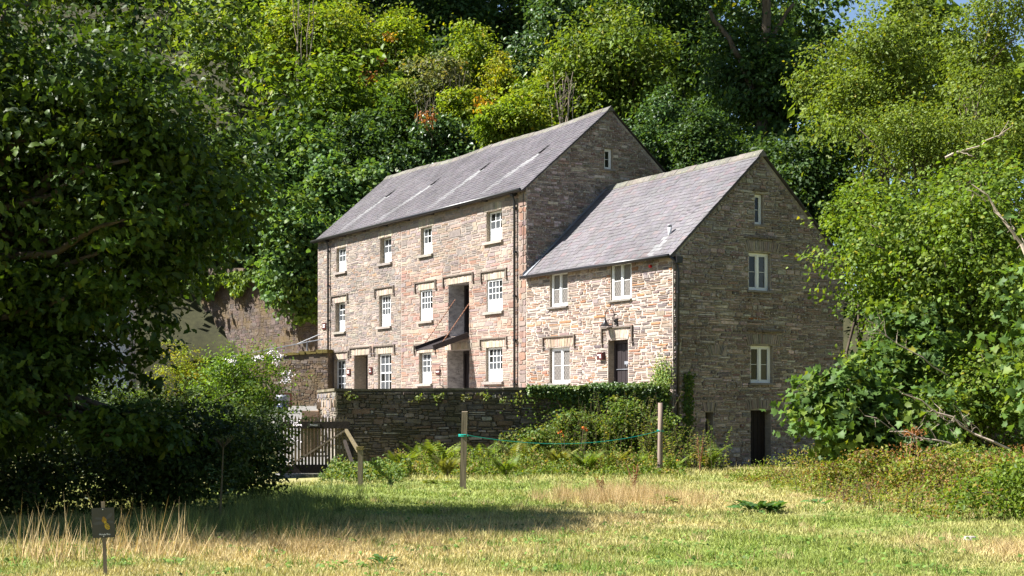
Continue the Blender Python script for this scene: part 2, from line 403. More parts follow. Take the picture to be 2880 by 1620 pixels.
def sash_window(parent, mp, o, depth, cols, rows, panel, rng, sill=True, sash=False):
    """white glazing-bar window, boarded panel below the panes where panel > 0"""
    a, b, z0, z1 = o[:4]; a += 0.02; b -= 0.02; z1 -= 0.01; d = -depth
    f = MB(); ring_frame(f, mp, a, b, z0, z1, 0.075, d-0.09, d); win = f.build('window', M['white'], parent)
    ia, ib, iz0, iz1 = a+0.075, b-0.075, z0+0.075, z1-0.075
    pz = iz0
    if panel:
        pz = iz0+(iz1-iz0)*panel
        r = MB(); wbox(r, mp, ia, ib, pz-0.045, pz+0.03, d-0.075, d-0.005); r.build('rail', M['white'], win)
        n = 6; bw = (ib-ia)/n
        for i in range(n):
            m1 = MB(); wbox(m1, mp, ia+i*bw+0.008, ia+(i+1)*bw-0.008, iz0, pz-0.047, d-0.065, d-0.03); m1.build('board', M['white'], win)
        m1 = MB(); wbox(m1, mp, ia+0.002, ib-0.002, iz0+0.002, pz-0.05, d-0.085, d-0.072); m1.build('backing', M['white'], win)
        pz += 0.032
    bars = MB(); cw = (ib-ia)/cols; rh = (iz1-pz)/rows; bw = 0.017
    for i in range(1, cols): wbox(bars, mp, ia+i*cw-bw, ia+i*cw+bw, pz, iz1, d-0.06, d-0.022)
    for j in range(1, rows):
        k = 0.034 if (sash and j == rows//2) else bw
        wbox(bars, mp, ia, ib, pz+j*rh-k, pz+j*rh+k, d-0.058, d-0.019)
    bars.build('glazing_bars', M['white'], win)
    for i in range(cols):
        for j in range(rows):
            g = MB(); ty = rng.uniform(-0.004, 0.004)
            sa, sb, za, zb = ia+i*cw+0.012, ia+(i+1)*cw-0.012, pz+j*rh+0.012, pz+(j+1)*rh-0.012
            g.add([mp(sa, za, d-0.04+ty), mp(sb, za, d-0.04), mp(sb, zb, d-0.04-ty), mp(sa, zb, d-0.04)], [(0, 1, 2, 3)])
            g.build('pane', M['glass_dark'] if (i == cols-1 and rng.random() < 0.8) or rng.random() < 0.15 else M['glass'], win)
    if sill:
        m1 = MB(); wbox(m1, mp, a-0.2, b+0.16, z0-0.13, z0-0.012, -depth+0.02, 0.13, jit((0.27, 0.24, 0.205), rng)); m1.build('sill', M['dressed'], win)
    return win

def casement_window(parent, mp, o, depth, lights, rng, sill=True, glass=('glass_pale', 'glass_pale'), fw_=0.085):
    a, b, z0, z1 = o[:4]; a += 0.015; b -= 0.015; z1 -= 0.01; d = -depth
    f = MB(); ring_frame(f, mp, a, b, z0, z1, fw_, d-0.11, d)
    win = f.build('window', M['white'], parent)
    ia, ib, iz0, iz1 = a+fw_, b-fw_, z0+fw_, z1-fw_
    if lights == 2:
        mm = MB(); mid = (ia+ib)/2; wbox(mm, mp, mid-0.045, mid+0.045, iz0, iz1, d-0.1, d+0.012); mm.build('mullion', M['white'], win)
        spans = [(ia, mid-0.045), (mid+0.045, ib)]
    else: spans = [(ia, ib)]
    for q, (p0, p1) in enumerate(spans):
        m1 = MB(); ring_frame(m1, mp, p0+0.004, p1-0.004, iz0+0.004, iz1-0.004, 0.035, d-0.075, d-0.012); m1.build('casement', M['white'], win)
        ga, gb, gz0, gz1 = p0+0.039, p1-0.039, iz0+0.039, iz1-0.039
        g = MB(); g.add([mp(ga, gz0, d-0.05), mp(gb, gz0, d-0.052), mp(gb, gz1, d-0.05), mp(ga, gz1, d-0.048)], [(0, 1, 2, 3)]); g.build('pane', M[glass[q % 2]], win)
        ld = MB(); step = 0.12; W, Hh = gb-ga, gz1-gz0        # leaded diamonds
        for sg in (1, -1):
            c = -Hh*0.6
            while c < W+Hh*0.6:
                pts = []
                for zz in np.linspace(0, Hh, 25):
                    x = c+sg*(zz-Hh/2)*0.6
                    if 0 <= x <= W: pts.append((x, zz))
                if len(pts) > 1:
                    (x0, y0), (x1, y1) = pts[0], pts[-1]; t = 0.005
                    ld.add([mp(ga+x0-t, gz0+y0, d-0.045), mp(ga+x0+t, gz0+y0, d-0.045), mp(ga+x1+t, gz0+y1, d-0.045), mp(ga+x1-t, gz0+y1, d-0.045)], [(0, 1, 2, 3)])
                c += step
        if ld.v: ld.build('lead_lattice', M['black_metal'], win)
        rb = MB(); wbox(rb, mp, ga, gb, (gz0+gz1)/2-0.008, (gz0+gz1)/2+0.008, d-0.044, d-0.038); rb.build('saddle_bar', M['white'], win)
    if sill:
        m1 = MB(); wbox(m1, mp, a-0.12, b+0.08, z0-0.085, z0-0.01, -depth+0.02, 0.11, jit((0.2, 0.18, 0.16), rng)); m1.build('sill', M['dressed'], win)
    return win

def lintel(parent, mp, a, b, z, h, n, pal, rng, rise=0.0, spread=0.35, proud=0.022):
    """row of upright stones over an opening"""
    hd = empty('lintel', (0, 0, 0)); hd.parent = parent
    w = (b-a)/n; mid = (a+b)/2
    for i in range(n):
        m1 = MB(); x0, x1 = a+i*w+0.008, a+(i+1)*w-0.008; up = h*rng.uniform(0.88, 1.05)
        f = lambda x: spread*(x-mid)/((b-a)/2)*h
        g = lambda x: rise*(1-((x-mid)/((b-a)/2))**2)
        p = proud*rng.uniform(0.6, 1.2); q = [(x0, z+g(x0)+0.006), (x1, z+g(x1)+0.006), (x1+f(x1), z+g(x1)+up), (x0+f(x0), z+g(x0)+up*rng.uniform(0.95, 1.02))]
        m1.add([mp(s, zz, -0.02) for s, zz in q]+[mp(s, zz, p) for s, zz in q], [(4, 5, 6, 7), (0, 1, 5, 4), (1, 2, 6, 5), (2, 3, 7, 6), (3, 0, 4, 7)], jit(pal, rng, 0.2))
        m1.build('voussoir', M['dressed'], hd)
    return hd

def hood(parent, mp, a, b, z, rng, drop=0.33, foot=True, p=0.11):
    m1 = MB(); n = 4; w = (b-a)/n
    for i in range(n): wbox(m1, mp, a+i*w+0.003, a+(i+1)*w-0.003, z+rng.uniform(-0.006, 0.006), z+0.055, -0.01, 0.8*p*rng.uniform(0.85, 1.1))
    for x0, x1, s in ((a-0.075, a-0.004, -1), (b+0.004, b+0.075, 1)):
        wbox(m1, mp, x0, x1, z-drop*rng.uniform(0.9, 1.1), z+0.06, -0.01, p*0.75)
        if foot: wbox(m1, mp, x0-0.05, x1+0.05, z-drop-0.085, z-drop*1.1-0.004, -0.01, p*0.85)
    return m1.build('hood_mould', M['hood_slate'], parent)

def drainpipe(parent, mp, s, z0, z1, r=0.055, d=0.13, feet=()):
    m1 = MB(); m1.tube([mp(s, z1+0.12, d+0.10), mp(s, z1+0.02, d+0.08), mp(s, z1-0.25, d), mp(s, z0, d)], r, 8, cap=True)
    p = m1.build('drainpipe', M['black_metal'], parent, True)
    z = z1-0.5
    while z > z0+0.2:
        c = MB(); c.tube([mp(s, z, d), mp(s, z+0.09, d)], r*1.35, 8); wbox(c, mp, s-0.1, s+0.1, z+0.02, z+0.06, -0.005, d); c.build('collar', M['black_metal'], p); z -= 1.9
    hp = MB(); wbox(hp, mp, s-0.1, s+0.1, z1+0.04, z1+0.16, d-0.02, d+0.17); hp.build('hopper', M['black_metal'], p)
    return p

def roof_slates(parent, P, L, x0, x1, rng, pal, expo, wr, nsep, near, stain=None):
    """P(x, v, d): along, up the slope, proud.  Slates overlap in courses; the nearest are objects"""
    items = []; v = 0.0; row = 0
    while v < L-0.03:
        x = x0-rng.random()*wr[0]
        while x < x1-0.01:
            w = rng.uniform(*wr); a, b = max(x, x0), min(x+w, x1)
            if b-a > 0.04: items.append((a, b, v, min(v+expo*1.75, L)))
            x += w
        v += expo*rng.uniform(0.94, 1.06); row += 1
    order = sorted(range(len(items)), key=lambda i: -(items[i][1]-items[i][0])*near(items[i])); sep = set(order[:nsep]); big = MB()
    for i, (a, b, v0, v1) in enumerate(items):
        col = jit(pal, rng, 0.09)
        if stain: col = stain((a+b)/2, v0, col, rng)
        m1 = MB() if i in sep else big; g = 0.004; lo = 0.022*rng.uniform(0.8, 1.4); sk = rng.uniform(-0.008, 0.008); sv = rng.uniform(-0.012, 0.012)
        q = [(a+g, v0+sv+sk), (b-g, v0+sv-sk), (b-g, v1), (a+g, v1)]
        top = [P(q[0][0], q[0][1], lo), P(q[1][0], q[1][1], lo), P(q[2][0], q[2][1], 0.004), P(q[3][0], q[3][1], 0.004)]
        bot = [P(q[0][0], q[0][1], lo-0.016), P(q[1][0], q[1][1], lo-0.016)]
        m1.add(top+bot, [(0, 1, 2, 3), (4, 5, 1, 0), (4, 0, 3), (1, 5, 2)], col)
        if i in sep: m1.build('slate', M['slate'], parent)
    tag(big.build('slate_courses', M['slate'], parent), kind='stuff')

def pick(*cw):
    cs = [c for c, w in cw]; ws = [w for c, w in cw]
    return lambda st, rng: rng.choices(cs, ws)[0]

# ------------------------------------------------------------------ the mill (three storeys, nearest corner at t = 10.5)
T0 = 10.5; ML = 22.9; MW = 8.6; ME = 9.45; MR = 13.2; UR = 4.3; MB0 = -0.4
mill = empty('watermill', fw(T0, 0, 0), RZ, 'tall three-storey stone mill with long slate roof and hoist door', 'mill')
mx = lambda t: T0-t
mr = random.Random(3)
W2 = [(mx(30.8), mx(29.5), 7.40, 8.70), (mx(25.2), mx(23.86), 7.40, 8.70), (mx(20.55), mx(19.34), 7.42, 8.74), (mx(14.0), mx(12.6), 7.42, 8.76)]
W1 = [(mx(30.95), mx(29.65), 4.16, 5.74), (mx(25.3), mx(23.93), 4.18, 5.77), (mx(20.63), mx(19.3), 4.23, 5.72), (mx(13.96), mx(12.57), 4.30, 5.72)]
WG = [(mx(31.1), mx(29.55), 0.85, 2.65), (mx(25.44), mx(23.86), 0.85, 2.78), (mx(20.73), mx(19.41), 1.20, 2.68), (mx(14.04), mx(12.57), 1.19, 2.70)]
HOIST = (mx(17.65), mx(15.61), 3.34, 5.78); DOOR1 = (mx(28.44), mx(26.69), 0.02, 2.80); DOOR2 = (mx(17.77), mx(15.59), 0.02, 2.71)
ops = W2+W1+WG+[HOIST, DOOR1, DOOR2]
wall = MB(); strips(wall, front, -ML, 0, MB0, lambda s: ME, ops, 0.5)
mwall = wall.build('front_wall', M['mill_mortar'], mill)
for o in W2+W1+WG: reveal(mwall, 'reveal', front, o, 0.5)
reveal(mwall, 'reveal', front, DOOR1, 0.75)
for o in (HOIST, DOOR2): reveal(mwall, 'whitewash', front, o, 1.0)
vz = [(o[0]-0.22, o[1]+0.22, o[3], o[3]+0.34) for o in W2+W1+WG+[HOIST, DOOR1, DOOR2]]
block = ops+vz
JOINT = mx(22.73)
st = rubble(mr, -ML, JOINT-0.01, MB0+0.4, ME-0.05, block, (0.075, 0.14), (0.24, 0.80), 0.012, thin=0.4, big=0.07)
palL = pick(((0.244, 0.200, 0.169), 5), ((0.285, 0.237, 0.198), 4), ((0.203, 0.175, 0.160), 3), ((0.258, 0.188, 0.143), 1.4), ((0.166, 0.143, 0.130), 1.5), ((0.265, 0.170, 0.112), 0.3))
st2 = rubble(mr, JOINT+0.01, -0.62, MB0+0.4, ME-0.05, block, (0.10, 0.19), (0.32, 1.05), 0.018, thin=0.35, big=0.07)
palR0 = pick(((0.266, 0.181, 0.143), 4), ((0.277, 0.219, 0.180), 5), ((0.275, 0.157, 0.112), 1.8), ((0.219, 0.172, 0.156), 2.5), ((0.240, 0.143, 0.115), 2), ((0.300, 0.240, 0.192), 2))
palTop = pick(((0.262, 0.204, 0.162), 5), ((0.223, 0.187, 0.166), 4), ((0.276, 0.186, 0.139), 1.5), ((0.194, 0.161, 0.146), 2))
palR = lambda s, r: (palTop if s[1] > 6.6+0.5*math.sin(s[0]*2) else palR0)(s, r)
lay(mwall, front, st, palL, M['mill_stone'], mr, 0.020, 110)
lay(mwall, front, st2, palR, M['mill_stone'], mr, 0.020, 170)
qs = rubble(mr, -0.6, 0.0, MB0+0.4, ME-0.05, [], (0.22, 0.36), (0.3, 0.6), 0.02, thin=0)
lay(mwall, front, qs, lambda s, r: tuple(0.85*v for v in palR0(s, r)), M['mill_stone'], mr, 0.03, 300, name='quoin_stone')
SILL = [(3, 2, 0.42), (3, 2, 0.40), (3, 2, 0.40), (3, 2, 0.40)]
for o, (c, r, p), dp_ in zip(W2, SILL, (0.15, 0.23, 0.16, 0.18)): sash_window(mill, front, o, dp_, c, r, p, mr)
for o, (c, r, p), dp_ in zip(W1, [(3, 3, 0.36), (4, 3, 0.36), (4, 3, 0.36), (4, 3, 0.34)], (0.22, 0.15, 0.06, 0.05)): sash_window(mill, front, o, dp_, c, r, p, mr)
for o, (c, r, p, sa), dp_ in zip(WG, [(3, 4, 0, True), (3, 4, 0, True), (3, 3, 0.34, False), (4, 3, 0.33, False)], (0.17, 0.12, 0.17, 0.12)): sash_window(mill, front, o, dp_, c, r, p, mr, sash=sa)
PALV = (0.33, 0.275, 0.215)
for o in W2: lintel(mill, front, o[0]-0.18, o[1]+0.18, o[3], 0.32, 9, PALV, mr, 0.03, 0.1)
for o in W1+[HOIST]: lintel(mill, front, o[0]-0.2, o[1]+0.2, o[3], 0.29, 11, PALV, mr, 0.0, 0.05)
for o in WG+[DOOR1, DOOR2]: lintel(mill, front, o[0]-0.2, o[1]+0.2, o[3], 0.31, 13, PALV, mr, 0.0, 0.05)
for o in W1+[HOIST]: hood(mill, front, o[0]-0.42, o[1]+0.38, o[3]+0.36, mr)
for o in WG+[DOOR1]: hood(mill, front, o[0]-0.42, o[1]+0.40, o[3]+0.38, mr)
# doors of the mill
dl = MB(); wbox(dl, front, DOOR1[0]+0.03, DOOR1[1]-0.03, 0.03, 2.78, -0.74, -0.69); dm = dl.build('door', M['dark_wood'], mill)
for i in range(5):
    b1 = MB(); a = DOOR1[0]+0.05+i*0.33; wbox(b1, front, a+0.012, a+0.318, 0.05, 2.76, -0.69, -0.672); b1.build('plank', M['dark_wood'], dm)
jm = MB(); wbox(jm, front, DOOR1[1]-0.13, DOOR1[1]-0.005, 0.02, 2.79, -0.66, -0.45); jm.build('jamb', M['dark_wood'], dm)
# hoist door: dark open leaf and frame
dk = MB(); ring_frame(dk, front, HOIST[0]+0.03, HOIST[1]-0.03, 3.36, 5.76, 0.13, -1.0, -0.82); hd = dk.build('hoist_doorway', M['dark_wood'], mill)
b1 = MB(); wbox(b1, front, HOIST[0]+0.17, HOIST[1]-0.17, 3.5, 5.62, -2.4, -2.36); b1.build('back_board', M['dark_wood'], hd)
b1 = MB(); wbox(b1, front, HOIST[1]-0.16, HOIST[1]-0.10, 3.5, 5.62, -0.80, -0.14); b1.build('open_leaf', M['dark_wood'], hd)
b1 = MB(); ring_frame(b1, front, DOOR2[0]+0.03, DOOR2[1]-0.03, 0.03, 2.69, 0.12, -1.0, -0.84); fr = b1.build('doorway', M['dark_wood'], mill)
b1 = MB(); wbox(b1, front, DOOR2[0]+0.16, DOOR2[0]+0.50, 0.06, 2.56, -1.0, -0.92); b1.build('door_leaf', M['dark_wood'], fr)
b1 = MB(); wbox(b1, front, DOOR2[0]-0.6, DOOR2[1]+1.6, 0.0, 2.9, -3.4, -3.3); wbox(b1, front, DOOR2[0]-0.6, DOOR2[1]+1.6, 0.0, 0.02, -3.3, -1.01); b1.build('inner_wall', M['reveal'], mill)
# drop-down loading platform on chains below the hoist door
pf = empty('loading_platform', (0, 0, 0)); pf.parent = mill
A, B = HOIST[0]+0.20, HOIST[1]-0.10; hz0 = 3.30; out, dz = 1.75, -0.62
def plat(k, x, lift=0.0): return (x, -0.06-k*out, hz0+k*dz+lift)
for i in range(7):
    b1 = MB(); x0 = A+(B-A)*i/7+0.008; x1 = A+(B-A)*(i+1)/7-0.008
    b1.bar(plat(0, (x0+x1)/2), plat(1, (x0+x1)/2), x1-x0, 0.04); b1.build('plank', M['dark_wood'], pf)
for x in (A-0.03, B+0.03):
    b1 = MB(); b1.bar(plat(-0.02, x, 0.05), plat(1.0, x, 0.05), 0.07, 0.24); b1.build('side_board', M['dark_wood'], pf)
b1 = MB(); b1.bar(plat(0.62, A, -0.06), plat(0.62, B, -0.06), 0.09, 0.09, up=(0, 1, 0)); b1.build('cross_beam', M['dark_wood'], pf)
for x in (A-0.03, B+0.03):
    c = MB(); p0 = Vector(plat(0.72, x, 0.16)); p1 = Vector((x+0.05, 0.25, 5.1)); n = 34
    for i in range(n):
        q0 = p0.lerp(p1, i/n); q1 = p0.lerp(p1, (i+0.8)/n); c.bar(q0, q1, 0.045 if i % 2 else 0.022, 0.022 if i % 2 else 0.045)
    c.build('chain', M['chain'], pf)
hk = MB(); hk.tube([front(mx(18.25), 2.05, 0.0), front(mx(18.25), 2.0, 0.14), front(mx(18.25), 1.1, 0.14), front(mx(18.1), 1.0, 0.05), front(mx(18.1), 1.0, 0)], 0.022, 5); hk.build('handrail', M['black_metal'], mill)
# gable end above the cottage roof
GW = (4.0, 4.45, 10.55, 11.47)
gtop = lambda s: ME+(MR-ME)*(1-abs(s-UR)/UR)
gm = MB(); strips(gm, gable, 0, MW, MB0, gtop, [GW], 0.3, extra=(UR,))
gwall = gm.build('gable_wall', M['gable_mortar'], mill); reveal(gwall, 'reveal', gable, GW, 0.3)
cl = lambda z: (0.03, MW-0.03) if z < ME else (0.10+(z-ME)/(MR-ME)*UR, MW-0.10-(z-ME)/(MR-ME)*UR)
st = rubble(mr, 0, MW, 5.2, MR-0.15, [GW], (0.06, 0.14), (0.16, 0.6), 0.016, clip=cl, thin=0.35, wav=0.045)
palG = pick(((0.231, 0.173, 0.147), 4), ((0.176, 0.140, 0.123), 4), ((0.315, 0.256, 0.226), 3), ((0.199, 0.134, 0.111), 2), ((0.425, 0.352, 0.317), 1), ((0.324, 0.209, 0.156), 0.3))
lay(gwall, gable, st, palG, M['gable_stone'], mr, 0.04, 300, shade=0.25)
casement_window(mill, gable, GW, 0.14, 1, mr, glass=('glass_dark', 'glass_dark'), fw_=0.07)
bk = MB(); bk.add([(-ML, 0, MB0), (-ML, MW, MB0), (-ML, MW, ME), (-ML, UR, MR), (-ML, 0, ME)], [(0, 1, 2, 3, 4)])
bk.add([(-ML, MW, MB0), (0, MW, MB0), (0, MW, ME), (-ML, MW, ME)], [(0, 1, 2, 3)]); bk.build('rear_walls', M['gable_mortar'], mill)
# roof
def sag(x):
    t = T0-x; return -0.16*math.exp(-((t-25)/3.2)**2)-0.20*math.exp(-((t-16)/3.6)**2)*0.6
SL = math.hypot(UR+0.28, MR-ME+0.245)
def Pm(x, v, d):
    k = v/SL; u = -0.28+k*(UR+0.28); z = ME+0.07-0.245+k*(MR-ME+0.245)+sag(x)*k
    nx_ = -(MR-ME)/SL; return (x, u+nx_*d, z+d*UR/SL)
X0, X1 = -ML-0.15, 0.10
bed = MB(); xs = np.linspace(X0+0.01, X1-0.01, 24)
for a, b in zip(xs[:-1], xs[1:]):
    bed.add([Pm(a, 0.02, 0), Pm(b, 0.02, 0), Pm(b, SL, 0), Pm(a, SL, 0), Pm(a, 0.02, -0.06), Pm(b, 0.02, -0.06), Pm(b, SL, -0.06), Pm(a, SL, -0.06)], [(0, 1, 2, 3), (7, 6, 5, 4), (0, 4, 5, 1), (1, 5, 6, 2), (0, 3, 7, 4)])
    bed.add([Pm(a, SL, 0), Pm(b, SL, 0), (b, MW+0.25, ME-0.1), (a, MW+0.25, ME-0.1)], [(0, 1, 2, 3)])
roof = bed.build('roof', M['slate_bed'], mill)
STK = [(mx(29.15), mx(30.6)), (mx(23.8), mx(26.0)), (mx(18.55), mx(19.9)), (mx(13.1), mx(14.9))]
def stain(x, v, col, rng):
    k = v/SL
    for xt, xb in STK:
        f = (0.56-k)/0.46
        if 0 <= f <= 1.05:
            c = xt+(xb-xt)*f; wd = 0.24+0.14*f
            if abs(x-c) < wd:
                a = (1-f*0.75)*rng.uniform(0.75, 1.0); return tuple(v_*(1-a)+0.24*a for v_ in col)
    return col
roof_slates(roof, Pm, SL, X0, X1, mr, (0.092, 0.083, 0.090), 0.20, (0.16, 0.30), 300, lambda it: 1+0.04*it[0], stain)
for xt, xb in STK:                                   # dark raised slits at the head of each pale run-off stain
    b1 = MB(); k0, k1 = 0.55, 0.66; c0 = xt; c1 = xt+0.12
    b1.add([Pm(c0-0.08, SL*k0, 0.03), Pm(c0+0.06, SL*k0, 0.03), Pm(c1+0.03, SL*k1, 0.05), Pm(c1-0.03, SL*k1, 0.05), Pm(c0-0.08, SL*k0, 0.09), Pm(c0+0.06, SL*k0, 0.09), Pm(c1+0.03, SL*k1, 0.06), Pm(c1-0.03, SL*k1, 0.06)],
           [(4, 5, 6, 7), (0, 1, 5, 4), (0, 4, 7, 3), (1, 2, 6, 5)]); b1.build('vent_slit', M['slate_bed'], roof)
def ridge_tiles(parent, P, v, x0, x1, ln, col, rng, wd=0.20):
    x = x0
    while x < x1-0.05:
        e = min(x+ln*rng.uniform(0.92, 1.08), x1); b1 = MB(); h = rng.uniform(-0.012, 0.012)
        A1, A2 = Vector(P(x+0.006, v, 0)), Vector(P(e-0.006, v, 0)); dn = Vector((0, 0, -wd*0.8))
        pts = []
        for q in (A1, A2):
            pts += [q+Vector((0, -wd, -wd*0.78+h+0.02)), q+Vector((0, 0, 0.085+h)), q+Vector((0, wd, -wd*0.78+h+0.02)), q+Vector((0, -wd, -wd*0.78+h-0.04))]
        b1.add([tuple(p) for p in pts], [(0, 4, 5, 1), (1, 5, 6, 2), (3, 7, 4, 0), (0, 1, 2, 3), (4, 7, 6, 5)], jit(col, rng, 0.15)); b1.build('ridge_tile', M['ridge'], parent); x = e
ridge_tiles(roof, Pm, SL, X0, X1, 0.46, (0.115, 0.106, 0.092), mr)
g = MB(); g.tube([(X0+0.05, -0.36, ME-0.13), (X1-0.05, -0.36, ME-0.13)], 0.075, 8); g.build('gutter', M['black_metal'], mill, True)
for i in range(9):
    b1 = MB(); x = -ML+1.2+i*2.6; b1.box(x, x+0.12, -0.27, 0.0, ME-0.22, ME-0.12); b1.build('rafter_foot', M['dark_wood'], mill)
drainpipe(mill, front, mx(31.66), 0.9, 9.1); drainpipe(mill, front, mx(11.29), 0.1, 9.1)
cb = MB(); cb.tube([front(mx(10.68), 9.2, 0.05), front(mx(10.66), 7.0, 0.06), front(mx(10.70), 5.9, 0.05)], 0.013, 5); cb.build('cable', M['black_metal'], mill)

# ------------------------------------------------------------------ the cottage (right-hand range, lower roof)
CL = 10.5; CW = 8.28; CE = 5.72; CR = 9.66; CU = 4.10; CB = -2.35
cott = empty('stone_cottage', fw(0, 0, 0), RZ, 'lower stone cottage joined to the mill, leaded white windows, dark plank door', 'cottage')
cr = random.Random(8)
CU1 = (-8.59, -7.2, 4.20, 5.64); CU2 = (-4.06, -2.66, 4.20, 5.66); CL1 = (-8.63, -7.04, 1.03, 2.50); CD = (-4.25, -2.88, 0.42, 2.64)
ops = [CU1, CU2, CL1, CD]
wall = MB(); strips(wall, front, -CL, 0, CB, lambda s: CE, ops, 0.4); cw = wall.build('front_wall', M['cottage_mortar'], cott)
for o in ops: reveal(cw, 'reveal', front, o, 0.45)
block = ops+[(CL1[0]-0.25, CL1[1]+0.25, CL1[3], 2.96), (CD[0]-0.05, CD[1]+0.05, CD[3], 3.10)]
st = rubble(cr, -CL, -0.02, -0.6, CE-0.03, block, (0.07, 0.15), (0.22, 0.85), 0.034, thin=0.5, big=0.10)
palC = pick(((0.245, 0.170, 0.123), 3), ((0.289, 0.144, 0.074), 1.3), ((0.166, 0.124, 0.111), 3.2), ((0.277, 0.210, 0.164), 4), ((0.130, 0.106, 0.102), 1.6), ((0.247, 0.130, 0.087), 1.3), ((0.228, 0.185, 0.170), 3), ((0.341, 0.286, 0.243), 3.5))
lay(cw, front, st, palC, M['cottage_stone'], cr, 0.024, 150, near=lambda s: 0.05 if s[1] < 0.75 else 1)
casement_window(cott, front, CU1, 0.10, 2, cr); casement_window(cott, front, CU2, 0.055, 2, cr); casement_window(cott, front, CL1, 0.13, 2, cr)
lintel(cott, front, CL1[0]-0.22, CL1[1]+0.22, CL1[3], 0.40, 20, (0.31, 0.24, 0.18), cr, 0.05, 0.3)
lintel(cott, front, CD[0]-0.02, CD[1]+0.02, CD[3], 0.42, 18, (0.37, 0.315, 0.26), cr, 0.07, 0.35)
hood(cott, front, CL1[0]-0.40, CL1[1]+0.36, 2.93, cr, 0.36); hood(cott, front, CD[0]-0.34, CD[1]+0.28, 3.10, cr, 0.55)
# plank door
dd = MB(); ring_frame(dd, front, CD[0]+0.02, CD[1]-0.02, 0.42, 2.62, 0.10, -0.42, -0.28); dfr = dd.build('door', M['dark_wood'], cott)
for i in range(4):
    b1 = MB(); w_ = (CD[1]-CD[0]-0.26)/4; a = CD[0]+0.13+i*w_; wbox(b1, front, a+0.012, a+w_-0.012, 0.44, 2.50, -0.40, -0.345); b1.build('plank', M['dark_wood'], dfr)
b1 = MB(); wbox(b1, front, CD[0]+0.125, CD[1]-0.125, 0.43, 2.51, -0.42, -0.402); b1.build('backing', M['black_metal'], dfr)
b1 = MB(); wbox(b1, front, CD[0]+0.135, CD[1]-0.135, 1.50, 1.525, -0.345, -0.30); b1.build('weather_bar', M['lead'], dfr)
b1 = MB(); wbox(b1, front, -3.60, -3.22, 1.70, 1.82, -0.344, -0.325); wbox(b1, front, -3.44, -3.40, 1.62, 1.70, -0.344, -0.31); b1.build('letter_plate', M['lead'], dfr)
# gable
GA = (3.81, 4.23, 6.97, 8.12); GM = (3.52, 4.58, 4.47, 5.90); GL = (3.62, 4.70, 0.96, 2.38); GS = (1.48, 1.85, -1.45, -0.15); GD = (3.62, 4.61, -2.30, -0.08)
ops = [GA, GM, GL, GS, GD]; ctop = lambda s: CE+(CR-CE)*(1-abs(s-CU)/CU) if s <= CU else CE+(CR-CE)*(1-(s-CU)/(CW-CU))
gm = MB(); strips(gm, gable, 0, CW, CB, ctop, ops, 0.4, extra=(CU,)); cg = gm.build('gable_wall', M['gable_mortar'], cott)
for o in ops: reveal(cg, 'reveal', gable, o, 0.45)
cl = lambda z: (0.02, CW-0.02) if z < CE else (0.16+(z-CE)/(CR-CE)*CU, CW-0.16-(z-CE)/(CR-CE)*(CW-CU))
block = ops+[(3.35, 4.98, 5.90, 6.34), (3.42, 5.05, 2.38, 2.80), (3.45, 4.8, -0.08, 0.30), (1.38, 1.95, -0.15, 0.22), (1.50, 2.48, 1.93, 2.36)]
st = rubble(cr, 0, CW, -2.2, CR-0.2, block, (0.06, 0.17), (0.18, 0.72), 0.026, clip=cl, thin=0.45, wav=0.05)
palK = pick(((0.259, 0.196, 0.162), 4), ((0.199, 0.155, 0.135), 4), ((0.347, 0.279, 0.237), 4), ((0.224, 0.150, 0.121), 2.2), ((0.437, 0.361, 0.323), 2), ((0.151, 0.123, 0.115), 1.5))
palU = pick(((0.239, 0.188, 0.164), 4), ((0.199, 0.161, 0.145), 4), ((0.320, 0.265, 0.236), 3), ((0.217, 0.150, 0.126), 1.5))
lay(cg, gable, st, lambda s, r: (palU if s[1] > 4.6 else palK)(s, r), M['gable_stone'], cr, 0.055, 150, shade=0.25)
b1 = MB(); stone_geo(b1, gable, (3.95, 3.42, 0.92, 0.13), 0.045, (0.23, 0.09, 0.035), cr); tag(b1.build('stone', M['gable_stone'], cg), 'long rust-red stone in the gable')
casement_window(cott, gable, GA, 0.12, 1, cr, glass=('glass_dark', 'glass_dark'), fw_=0.06)
casement_window(cott, gable, GM, 0.14, 2, cr, glass=('glass_dark', 'glass_mid')); casement_window(cott, gable, GL, 0.14, 2, cr, glass=('glass_dark', 'glass_mid'))
PV = (0.225, 0.19, 0.16)
lintel(cott, gable, 3.40, 4.92, 5.91, 0.40, 17, PV, cr, 0.05, 0.3, 0.05); lintel(cott, gable, 3.46, 5.0, 2.39, 0.38, 17, PV, cr, 0.05, 0.3, 0.05)
lintel(cott, gable, 3.48, 4.78, -0.07, 0.36, 15, PV, cr, 0.06, 0.2, 0.05); lintel(cott, gable, 1.40, 1.93, -0.14, 0.34, 7, PV, cr, 0.03, 0.3, 0.05)
lintel(cott, gable, 1.68, 2.30, 1.94, 0.38, 13, PV, cr, 0.06, 0.5, 0.05)
for a, b, z in ((3.30, 5.0, 6.42), (3.40, 5.15, 2.90), (3.70, 4.35, 8.22)):
    b1 = MB(); n = 5; w_ = (b-a)/n
    for i in range(n): wbox(b1, gable, a+i*w_, a+(i+1)*w_-0.01, z+cr.uniform(-0.015, 0.015), z+0.07, -0.01, 0.15*cr.uniform(0.7, 1.15))
    b1.build('drip_course', M['hood_slate'], cott)
b1 = MB(); wbox(b1, gable, GD[0]+0.02, GD[1]-0.02, GD[2], GD[3]-0.01, -0.40, -0.34); gd = b1.build('lower_door', M['door_wood'], cott)
for i in range(5):
    b1 = MB(); w_ = (GD[1]-GD[0]-0.06)/5; a = GD[0]+0.03+i*w_; wbox(b1, gable, a+0.008, a+w_-0.008, GD[2]+0.02, GD[3]-0.03, -0.34, -0.318); b1.build('plank', M['door_wood'], gd)
